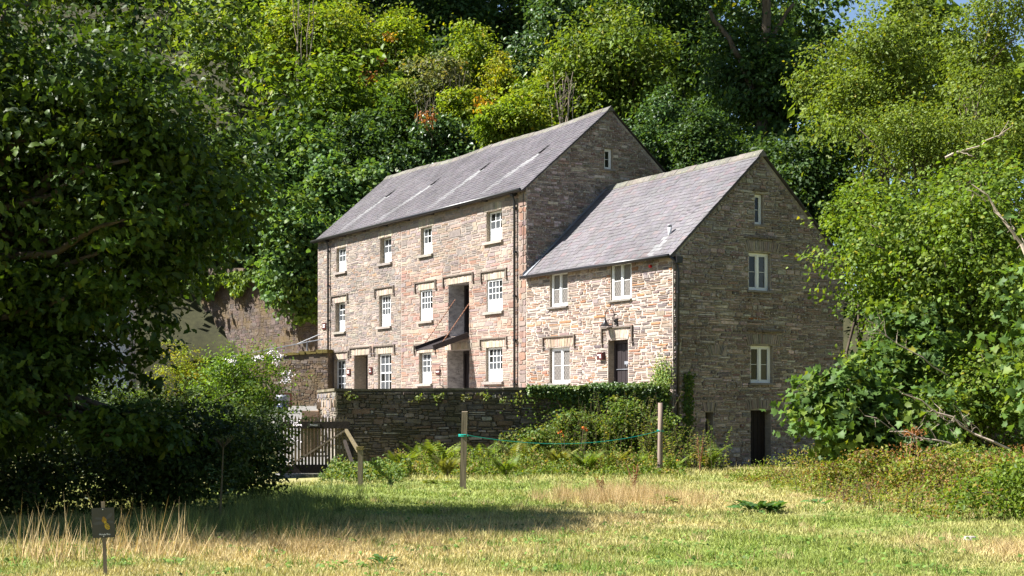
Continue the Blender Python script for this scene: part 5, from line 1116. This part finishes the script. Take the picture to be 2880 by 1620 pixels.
dead_branch('pale fallen log lying in the weeds on the right', (8.9, 34.9, -1.66), (11.0, 35.2, -1.52), 0.055, 2)

# ------------------------------------------------------------------ plants along the yard wall
def scatter_leaves(name, label, P, size, pal, mat='leaf', shape='rhomb', face=(-0.2, -0.6, 0.5), wr=0.7, kind=None, cat=None, rnd=0.5, nclus=60):
    n = len(P); Nn = norm(np.array(face)+NP.normal(size=(n, 3))*rnd); A = norm(np.cross(Nn, rand_dirs(n))+np.array([0, 0, -0.3])); L = size*NP.uniform(0.6, 1.3, n)
    o0 = P.mean(0); o0[2] = P[:, 2].min(); e = empty(name, tuple(o0), 0, label, cat or 'plant')
    leaf_mesh('leaves', P-o0, A, Nn, L, L*wr, colours(pal, ((np.floor(P[:, 0]/0.42+0.5*P[:, 2]).astype(int)*7919+np.floor(P[:, 1]/0.42).astype(int)*104729+NP.integers(0, 2, n)) % nclus), nclus), M[mat], e, shape); return e
def wallpts(n, s0, s1, zfun, out): 
    s = NP.uniform(s0, s1, n); z = zfun(s, n); return np.array([mpY(a, b, c) for a, b, c in zip(s, z, NP.random(n)*out+0.03)])
P = wallpts(5200, 6.8, 12.0, lambda s, n: 0.78-NP.random(n)**1.8*(0.35+0.8*sstep(7, 11, s)), 0.28)
P2 = wallpts(1300, 8.0, 12.0, lambda s, n: 0.70+NP.random(n)*0.22*sstep(8, 9.5, s), 0.3); P2[:, 1] += NP.uniform(-0.1, 0.5, 1300)
scatter_leaves('ivy', 'dense ivy spilling over the right end of the yard wall', np.concatenate([P, P2]), 0.10, 'ivy', 'leaf_gloss', 'hex', cat='ivy')
P = wallpts(7000, 5.6, 12.0, lambda s, n: -2.0+NP.random(n)*2.6, 0.22); ss = (P[:, 0]+6.2)/11.92*12; kp = NP.random(7000) < np.clip(sstep(5.6, 9.0, ss)*(0.55+0.6*vnoise(P[:, 0], P[:, 2], 1.7, 2.0)), 0, 1)
scatter_leaves('wall_creeper', 'tangled creeper hanging down the right half of the yard wall', P[kp], 0.105, 'bramble', 'leaf', 'hex', cat='creeper', nclus=150)
k = 7; cs = [(q, NP.uniform(0.3, 0.58)) for q in (0.5, 2.9, 3.6, 4.6, 5.3, 5.9, 6.5)]
for i, (s, z) in enumerate(sorted(cs)):
    m = 30; q = np.array(mpY(s, z, 0.12))+NP.normal(size=(m, 3))*np.array([0.12, 0.05, 0.07])
    scatter_leaves('wall_fern', '%s small green plant growing from the top of the yard wall, counted from the left' % ('first second third fourth fifth sixth seventh eighth ninth tenth eleventh'.split()[i]), q, 0.11, 'fern', cat='plant', nclus=6).__setitem__('group', 'plants in the wall top')
def shoots(name, label, n, x0, x1, y0, y1, hf, size, pal, cat, per=26, lean=0.22, shape='rhomb', wr=0.5):
    X = NP.uniform(x0, x1, n); Y = NP.uniform(y0, y1, n); H = hf(X, Y)*NP.uniform(0.55, 1.15, n); cl = np.repeat(np.arange(n), per); m = len(cl); k = NP.random(m)**0.75
    ld = NP.normal(size=(n, 2))*lean; P = np.stack([X[cl]+ld[cl, 0]*H[cl]*k*k, Y[cl]+ld[cl, 1]*H[cl]*k*k, ground_z(X, Y)[cl]+H[cl]*k], -1)
    a = NP.random(m)*6.283; A = np.stack([np.cos(a), np.sin(a), NP.uniform(-0.4, 0.5, m)], -1); Nn = norm(np.stack([-np.cos(a)*0.3, -np.sin(a)*0.3-0.25, np.ones(m)], -1)+NP.normal(size=(m, 3))*0.3); L = size*NP.uniform(0.6, 1.3, m)*(1.25-0.6*k)
    o0 = np.array([X.mean(), Y.mean(), ground_z(X, Y).min()]); e = empty(name, tuple(o0), 0, label, cat); leaf_mesh('leaves', P-o0, A, Nn, L, L*wr, colours(pal, cl, n), M['leaf'], e, shape)
    mb = MB()
    for i in range(n): p0 = Vector((X[i], Y[i], float(ground_z(X[i], Y[i]))))-Vector(o0); mb.tube([p0, p0+Vector((ld[i, 0]*H[i]*0.25, ld[i, 1]*H[i]*0.25, H[i]*0.5)), p0+Vector((ld[i, 0]*H[i], ld[i, 1]*H[i], H[i]))], [0.010, 0.008, 0.005], 3, cap=False)
    tag(mb.build('stems', M['gate_wood'], e), kind='stuff'); return e
def mound(n, x0, x1, y0, y1, hf):
    X = NP.uniform(x0, x1, n); Y = NP.uniform(y0, y1, n); h = hf(X, Y)*NP.random(n)**0.55; return np.stack([X, Y, ground_z(X, Y)+h], -1)
bush('bramble_thicket', 'bramble thicket climbing the right half of the yard wall', (2.5, 51.5, -0.95), (1.7, 0.7, 1.0), 6500, 0.115, 'bramble', 26, 'hex', cat='bramble', per=10, lobe=(0.14, 0.34), spread=1.0, clr=0.13)
bush('bramble_thicket', 'taller bramble beside the round pole', (4.2, 51.2, -0.70), (1.4, 0.9, 1.25), 8000, 0.115, 'bramble', 26, 'hex', cat='bramble', per=10, lobe=(0.14, 0.34), spread=1.0, clr=0.13)
bush('bramble_thicket', 'low shaded bramble behind the middle of the rope', (1.0, 50.6, -1.35), (1.3, 0.9, 0.75), 4500, 0.115, 'bramble', 26, 'hex', cat='bramble', per=10, lobe=(0.14, 0.34), spread=1.0, clr=0.13)
shoots('bramble_shoots', 'upright leafy shoots rising through the bramble thicket', 150, 0.6, 5.4, 49.6, 51.6, lambda X, Y: 1.5+0.9*sstep(0.5, 3.0, X), 0.12, 'bramble', 'shoots')
shoots('willowherb', 'tall pale willowherb around the round pole', 46, 4.2, 6.6, 47.6, 50.8, lambda X, Y: 1.5+0*X, 0.12, 'verge', 'weeds')
shoots('willowherb', 'spiky weeds between the strut post and the square post', 70, -3.6, -1.2, 45.0, 49.5, lambda X, Y: 0.75+0*X, 0.10, 'verge', 'weeds')
shoots('willowherb', 'mixed spiky weeds below the middle of the rope', 130, -1.2, 4.4, 44.8, 49.0, lambda X, Y: 0.70+0.25*vnoise(X, Y, 1.4, 2.0), 0.10, 'verge', 'weeds')
shoots('weed_stems', 'yellowing stems standing along the right-hand bank', 330, 6.6, 11.0, 26.0, 40.0, lambda X, Y: 0.5+0.35*sstep(7, 10, X), 0.085, 'weed', 'weeds', per=18).__setitem__('kind', 'stuff')
shoots('nettle_clump', 'nettles against the cottage corner below the gable ivy', 60, 5.2, 7.2, 48.4, 52.4, lambda X, Y: 1.25+0.3*vnoise(X, Y, 1.5, 7.0), 0.12, 'bramble', 'weeds', per=30)
hv = lambda X, Y: np.maximum(0.06, 0.45+0.55*vnoise(X, Y, 1.9, 5.0))*(0.6+0.4*sstep(44, 47, Y))
scatter_leaves('verge_weeds', 'low mixed weeds along the foot of the yard wall', mound(20000, -3.8, 5.2, 44.0, 51.6, hv), 0.085, 'verge', cat='weeds', nclus=300, rnd=0.7)
scatter_leaves('gate_weeds', 'rough weeds around the short strut post', mound(3500, -5.2, -3.0, 39.5, 45.0, lambda X, Y: 0.45+0.3*vnoise(X, Y, 1.6, 1.0)), 0.09, 'bramble', cat='weeds', nclus=60)
for x, y, z in ((1.65, 49.4, -0.75), (2.3, 49.6, -0.62), (1.75, 49.4, -0.85), (2.42, 49.6, -0.66)):
    pass
mf = empty('montbretia', (2.0, 49.2, gz(2, 49.2)), 0, 'orange flowers glowing among the weeds under the wall', 'flowers')
mb = MB()
for x, z in ((-0.4, 1.30), (-0.28, 1.18), (0.38, 1.42), (0.5, 1.36)):
    P = NP.normal(size=(12, 3))*0.03+np.array([x, 0, z]); Nn = rand_dirs(12)+np.array([0, -1, 0.3]); leaf_mesh('flower', P, np.cross(Nn, rand_dirs(12)), Nn, np.full(12, 0.055), np.full(12, 0.04), np.ones((12, 3)), M['orange_petal'], mf); mb.tube([(x*0.6, 0.1, 0), (x, 0, z)], 0.01, 4)
mb.build('stalks', M['gate_wood'], mf)
def fern(label, x, y, h, nf, pal='fern', spread=1.0, group='ferns under the wall'):
    e = empty('fern', (x, y, gz(x, y)-0.02), 0, label, 'fern', group); PP, AA, NN, LL_ = [], [], [], []; mb = MB()
    for i in range(nf):
        a = 2*math.pi*(i+RNG.random())/nf; ln = h*RNG.uniform(0.75, 1.15); dirv = np.array([math.cos(a), math.sin(a), 0]); pts = []
        for k in np.linspace(0, 1, 16): pts.append(dirv*spread*ln*(0.12*k+0.55*k*k)+np.array([0, 0, ln*(1.25*k-0.36*k*k)]))
        mb.tube(pts[::3], [0.012, 0.01, 0.008, 0.006, 0.004, 0.003][:len(pts[::3])], 4)
        for j in range(3, 16):
            k = j/15; tg = norm(pts[j]-pts[j-1]); sd = norm(np.cross(tg, np.array([0, 0, 1.0]))); wl = 0.36*ln*math.sin(math.pi*(0.12+0.86*(1-k)))*(1.1-k*0.35)
            for s_ in (1, -1): PP.append(pts[j]); AA.append(sd*s_+tg*0.45-np.array([0, 0, 0.15])); NN.append(np.cross(tg, sd)*-1+np.array([0, 0, 0.01])); LL_.append(wl)
    LL_ = np.array(LL_); n = len(LL_); leaf_mesh('fronds', np.array(PP), np.array(AA), np.array(NN), LL_, np.maximum(LL_*0.28, 0.03), colours(pal, np.zeros(n, int), 1, 0.25), M['leaf'], e); mb.build('stalks', M['gate_wood'], e)
for lab, x, y, h, nf in (('feathery fern nearest the strut post', -3.3, 44.5, 0.85, 9), ('tall arching fern right of the strut post', -2.2, 46.0, 1.25, 9), ('low spreading fern left of the square post', -1.9, 43.4, 0.75, 10), ('dark fern in the shade at the wall foot', -3.0, 50.0, 1.0, 10), ('fern just right of the square post', -0.2, 43.5, 0.75, 9), ('fern high on the bank below the rope', 0.2, 48.0, 1.0, 9),
                         ('pale fern in the middle of the verge', 2.3, 45.8, 0.8, 10), ('bright fern under the orange flowers', 1.5, 46.5, 0.9, 9), ('fern midway between flowers and round pole', 3.2, 46.8, 0.85, 10), ('curled fern left of the round pole', 3.9, 47.2, 0.75, 9), ('fern at the foot of the round pole, on its right', 5.15, 46.6, 0.6, 8), ('fern by the cottage corner with drooping tips', 6.5, 49.0, 0.95, 9), ('dim fern against the wall behind the square post', -0.9, 50.4, 1.0, 9)):
    fern(lab, x, y, h, nf)
P = np.array([[0.18+NP.normal()*0.0, NP.uniform(0.5, 0.9), NP.uniform(-1.6, 1.3)] for _ in range(700)]); P[:, 1] = 0.62+NP.normal(size=700)*0.13; P[:, 0] = 0.06+NP.random(700)*0.08
ivg = empty('gable_ivy', fw(0, 0, 0), RZ, 'dark ivy strip climbing the cottage gable beside the drainpipe', 'ivy'); Nn = norm(np.array([1, -0.1, 0.4])+NP.normal(size=(700, 3))*0.4); A = norm(np.cross(Nn, rand_dirs(700))+np.array([0, 0, -0.5])); L = 0.12*NP.uniform(0.6, 1.2, 700); leaf_mesh('leaves', P, A, Nn, L, L*0.8, colours('ivy', NP.integers(0, 30, 700), 30), M['leaf'], ivg)
P = np.stack([-0.5+NP.normal(size=900)*0.28, -0.06-NP.random(900)*0.15, 0.9+np.abs(NP.normal(size=900))*0.45], -1)
ivf = empty('creeper', fw(0, 0, 0), RZ, 'pale creeper on the cottage front by the right corner', 'creeper'); Nn = norm(np.array([0, -1, 0.5])+NP.normal(size=(900, 3))*0.4); A = norm(np.cross(Nn, rand_dirs(900))); L = 0.09*NP.uniform(0.6, 1.2, 900); leaf_mesh('leaves', P, A, Nn, L, L*0.7, colours('bramble', NP.integers(0, 30, 900), 30)*1.4, M['leaf'], ivf)

# ------------------------------------------------------------------ lawn, dry grass, weeds
def blades(name, label, X, Y, h, wid, col, lean=0.35, kind='stuff', cat='grass'):
    n = len(X); wid = np.ones(n)*wid; P = np.stack([X, Y, ground_z(X, Y)-0.01], -1); A = norm(np.stack([NP.normal(size=n)*lean, NP.normal(size=n)*lean, np.ones(n)], -1)); Nn = norm(np.stack([NP.normal(size=n), -1+NP.normal(size=n)*0.6, NP.random(n)*0.6], -1))
    return tag(leaf_mesh(name, P, A, Nn, h, wid, col, M['grass'], None, 'blade', 0, 0.15), label, cat, kind=kind)
n = 270000; Yr = 1/(1/15.0+NP.random(n)*(1/50.0-1/15.0)); X = NP.uniform(-0.40, 0.40, n)*Yr
ok = ~((X < -4.2) & (Yr > 40)); X, Yr = X[ok], Yr[ok]; n = len(X)
c = grass_col(X, Yr)*NP.uniform(0.65, 1.45, (n, 1)); dr = dryness(X, Yr); lush = vnoise(X, Yr, 1.2, 6.0)
blades('lawn_grass', 'short patchy lawn grass, green and straw coloured', X, Yr, (0.05+0.035*lush+0.03*dr+0.05*sstep(40, 46, Yr))*NP.uniform(0.6, 1.5, n)*(0.8+Yr/60), 0.0085+Yr*0.0006, c, 0.6)
def clumps(cx, cy, sx, sy, n, nc):
    ax = NP.normal(size=nc)*sx+cx; ay = NP.normal(size=nc)*sy+cy; k = NP.integers(0, nc, n); global CH; CH = NP.uniform(0.35, 1.25, nc)[k]; return ax[k]+NP.normal(size=n)*0.07, ay[k]+NP.normal(size=n)*0.07
def drycol(n, pal='dry'): p = np.array(PAL[pal]); return p[NP.integers(0, len(p), n)]*NP.uniform(0.7, 1.3, (n, 1))
for lab, cx, cy, sx, sy, n, nc, h, lean in (('tall straw-coloured grass stalks around the bee sign', -5.3, 18.3, 0.75, 0.5, 420, 140, 0.58, 0.28), ('tawny dry grass tussocks in the left foreground', -3.0, 19.6, 0.8, 0.6, 1900, 50, 0.34, 0.6), ('straw grass along the shadow edge, left of centre', -1.7, 21.3, 1.0, 0.4, 700, 45, 0.30, 0.45),
                                  ('pale tan standing grass patch in front of the rope', 2.3, 31.3, 0.75, 1.3, 5200, 130, 0.42, 0.25), ('dry bent grass at the bottom right corner', 6.7, 18.6, 0.6, 1.0, 2600, 70, 0.22, 0.7)):
    X, Y = clumps(cx, cy, sx, sy, n, nc); blades('dry_grass', lab, X, Y, h*CH*NP.uniform(0.5, 1.25, n), (0.013 if 'stalks' in lab else 0.003+Y*0.00015), drycol(n)*(1.25 if 'stalks' in lab else 1.1), lean)
X, Y = clumps(-4.9, 22.3, 1.3, 1.1, 4500, 120); blades('long_grass', 'long grey-green grass in shade beside the hedge', X, Y, 0.42*CH*NP.uniform(0.4, 1.3, 4500), 0.009, np.array([0.11, 0.14, 0.04])*NP.uniform(0.6, 1.5, (4500, 1)), 0.35)
X, Y = clumps(-4.4, 29, 0.6, 3.0, 4500, 110); blades('long_grass', 'long rough grass between hedge and mown lawn', X, Y, 0.40*CH*NP.uniform(0.4, 1.3, 4500), 0.010, np.array([0.13, 0.17, 0.05])*NP.uniform(0.6, 1.5, (4500, 1)), 0.35)
nt_ = 420; ty = 1/(1/15.5+NP.random(nt_)*(1/44.0-1/15.5)); tx = NP.uniform(-0.36, 0.36, nt_)*ty; kp = ~((tx < -3.8) & (ty > 24)); tx, ty = tx[kp], ty[kp]; k = np.repeat(np.arange(len(tx)), 34); n = len(k); hh = NP.uniform(0.08, 0.2, len(tx))[k]
cc = (np.where(NP.random(len(tx)) < 0.35, 1.0, 0.0)[k])[:, None]; X, Y = tx[k]+NP.normal(size=n)*0.07, ty[k]+NP.normal(size=n)*0.07
blades('grass_tufts', 'coarser tufts of longer grass standing out of the lawn', X, Y, hh*NP.uniform(0.5, 1.3, n), 0.006+Y*0.0003, (np.array([0.12, 0.19, 0.03])*(1-cc)+np.array([0.42, 0.34, 0.17])*cc)*NP.uniform(0.7, 1.35, (n, 1)), 0.5)
X, Y = NP.uniform(-5, 8, 900), 1/(1/16.0+NP.random(900)*(1/42.0-1/16.0)); blades('seed_stalks', 'thin pale grass seed stalks scattered over the lawn', X, Y, NP.uniform(0.14, 0.34, 900), 0.005, drycol(900), 0.3)
n = 16000; Y = 1/(1/15.5+NP.random(n)*(1/46.0-1/15.5)); X = NP.uniform(-0.36, 0.36, n)*Y; kp = (vnoise(X, Y, 2.3, 5.0) > 0.35) & ~((X < -4.0) & (Y > 24)); X, Y = X[kp], Y[kp]; n = len(X)
P = np.stack([X, Y, ground_z(X, Y)+NP.uniform(0.03, 0.09, n)], -1); Nn = norm(np.array([0, -0.25, 1.0])+NP.normal(size=(n, 3))*0.35); L = 0.055*NP.uniform(0.6, 1.5, n)
tag(leaf_mesh('lawn_weeds', P, np.cross(Nn, rand_dirs(n)), Nn, L, L*0.7, np.array([0.10, 0.165, 0.03])*NP.uniform(0.6, 1.5, (n, 1)), M['grass'], None, 'hex'), 'small broad-leaved weeds and clover in the lawn', 'weeds', kind='stuff')
hr_ = lambda X, Y: (0.36+0.34*vnoise(X, Y, 2.1, 3.0)+0.15*vnoise(X, Y, 5.0, 1.0)+0.55*sstep(1.0, 3.6, X-(5.4+0.05*(45-Y))))*sstep(0.0, 1.8, X-(5.6+0.05*(45-Y)))
Pw = mound(32000, 5.6, 13.5, 25.0, 44.0, hr_); Pw = Pw[(Pw[:, 2]-ground_z(Pw[:, 0], Pw[:, 1]) > 0.03) & (Pw[:, 0] > 6.2+0.0*Pw[:, 1]) & (Pw[:, 0]/Pw[:, 1] < 0.40)]
wd_ = scatter_leaves('weed_bank', 'bank of yellowing and rusty weeds along the right side', Pw, 0.075, 'weed', cat='weeds', nclus=500, rnd=0.9, wr=0.45); wd_['kind'] = 'stuff'
for i, (x, y, h, m, lab) in enumerate(((9.6, 35.0, 1.5, 5, 'tall rust-brown dead hogweed beside the fallen branches'), (8.8, 36.0, 1.0, 5, 'shorter brown dead hogweed in front of the low sycamore'), (11.0, 33.0, 1.1, 6, 'brown dead hogweed clump nearest the right edge'))):
    e = empty('dead_hogweed', (x, y, gz(x, y)), 0, lab, 'weed', 'dead brown hogweed'); mb = MB(); PP = []
    for _ in range(m):
        a = (RNG.uniform(-0.4, 0.4), RNG.uniform(-0.3, 0.3), 0); b = (a[0]+RNG.uniform(-0.2, 0.2), a[1], h*RNG.uniform(0.6, 1)); mb.tube([a, b], [0.014, 0.008], 4); PP.append(np.array(b)+NP.normal(size=(40, 3))*np.array([0.16, 0.12, 0.05]))
    PP = np.concatenate(PP); nn = len(PP); tag(leaf_mesh('seed_heads', PP, rand_dirs(nn), rand_dirs(nn), np.full(nn, 0.06), np.full(nn, 0.035), drycol(nn, 'rust'), M['leaf'], e), kind='stuff'); mb.build('stalks', M['chain'], e)
def dock(label, x, y, r, n, ln, pal='dock', group='broad-leaved docks in the lawn'):
    e = empty('dock_plant', (x, y, gz(x, y)), 0, label, 'plant', group); a = NP.random(n)*6.283; rad = r*NP.random(n)**0.7; P = np.stack([np.cos(a)*rad, np.sin(a)*rad*0.8, 0.04+0.16*NP.random(n)*(1-rad/r*0.5)*ln/0.3], -1); A = norm(np.stack([np.cos(a), np.sin(a), NP.uniform(0.1, 1.1, n)], -1)); Nn = norm(np.stack([-np.cos(a)*0.6, -np.sin(a)*0.6, np.ones(n)], -1)+NP.normal(size=(n, 3))*0.25); L = ln*NP.uniform(0.6, 1.2, n)
    leaf_mesh('leaves', P, A, Nn, L, L*0.42, colours(pal, NP.integers(0, 6, n), 6), M['leaf_gloss'], e, 'hex', 0.15, 0.35)
dock('large leafy dock clump in the lawn right of centre', 4.55, 27.3, 0.42, 110, 0.26); dock('small flat leaf rosette in the front lawn left of centre', -1.5, 17.2, 0.14, 30, 0.16); dock('little dock beside the large dock clump', 5.9, 28.6, 0.15, 20, 0.2); dock('pale broad-leaved plant in front of the square post', -2.0, 38.6, 0.3, 40, 0.24, 'fern'); dock('sprawling leaves right of the tan grass patch', 3.1, 30.0, 0.25, 30, 0.2, 'fern')
for i, (x, y, h, lab) in enumerate(((2.75, 33.3, 0.75, 'dark red-brown dock seed stalk, right and taller'), (2.0, 32.6, 0.55, 'dark red-brown dock seed stalk, left and shorter'), (6.05, 47.6, 1.2, 'red-brown seed spike by the cottage corner'))):
    e = empty('seed_stalk', (x, y, gz(x, y)), 0, lab, 'stalk', 'brown seed stalks'); mb = MB(); PP = []
    for k in range(5):
        b = (RNG.uniform(-0.18, 0.18), 0, h*RNG.uniform(0.6, 1)); mb.tube([(0, 0, 0), (b[0]*0.3, 0, b[2]*0.5), b], [0.012, 0.009, 0.006], 4)
        for q in np.linspace(0.35, 1, 16): PP.append(np.array([b[0]*q, 0, b[2]*q])+NP.normal(size=3)*0.018)
    PP = np.array(PP); nn = len(PP); leaf_mesh('seeds', PP, rand_dirs(nn), rand_dirs(nn), np.full(nn, 0.06), np.full(nn, 0.03), drycol(nn, 'rust')*0.6, M['leaf'], e); mb.build('stalks', M['chain'], e)
hw = empty('hogweed', (-4.75, 24.0, gz(-4.75, 24)), 0, 'tall pale hogweed with a flat seed head in front of the dark hedge', 'plant'); mb = MB(); mb.tube([(0, 0, 0), (0.03, 0, 0.6), (0.06, 0, 1.28)], [0.02, 0.016, 0.01], 6); PP = []
for k in range(14):
    b = np.array([0.06+RNG.uniform(-0.17, 0.17), RNG.uniform(-0.12, 0.12), 1.42+RNG.uniform(-0.03, 0.03)]); mb.tube([(0.06, 0, 1.25), tuple(b)], 0.005, 4); PP.append(b+NP.normal(size=(10, 3))*np.array([0.025, 0.025, 0.008]))
PP = np.concatenate(PP); nn = len(PP); leaf_mesh('seed_head', PP, rand_dirs(nn), np.tile([0, 0, 1.0], (nn, 1)), np.full(nn, 0.03), np.full(nn, 0.025), colours('grey', np.zeros(nn, int), 1), M['leaf'], hw); mb.build('stem', M['gate_wood'], hw)
n = 40; a = NP.random(n)*6.28; P = np.stack([0.03+0.1*np.cos(a), 0.1*np.sin(a), NP.uniform(0.3, 0.9, n)], -1); leaf_mesh('leaves', P, np.stack([np.cos(a), np.sin(a), 0.2*np.ones(n)], -1), np.tile([0, -0.3, 1.0], (n, 1)), np.full(n, 0.16), np.full(n, 0.08), colours('rose', np.zeros(n, int), 1), M['leaf'], hw, 'lobed')
st_ = MB(); st_.add([(0.13*math.cos(a)*RNG.uniform(0.7, 1.1), 0.09*math.sin(a), -0.03) for a in np.linspace(0, 6.28, 9)[:-1]]+[(0.08*math.cos(a), 0.055*math.sin(a), 0.07) for a in np.linspace(0, 6.28, 9)[:-1]], [(i, (i+1) % 8, 8+(i+1) % 8, 8+i) for i in range(8)]+[tuple(range(8, 16))], (0.45, 0.42, 0.38))
o = st_.build('lawn_stone', M['yard_stone']); o.location = (6.45, 20.8, gz(6.45, 20.8)); tag(o, 'pale stone lying at the lawn edge on the right', 'stone')
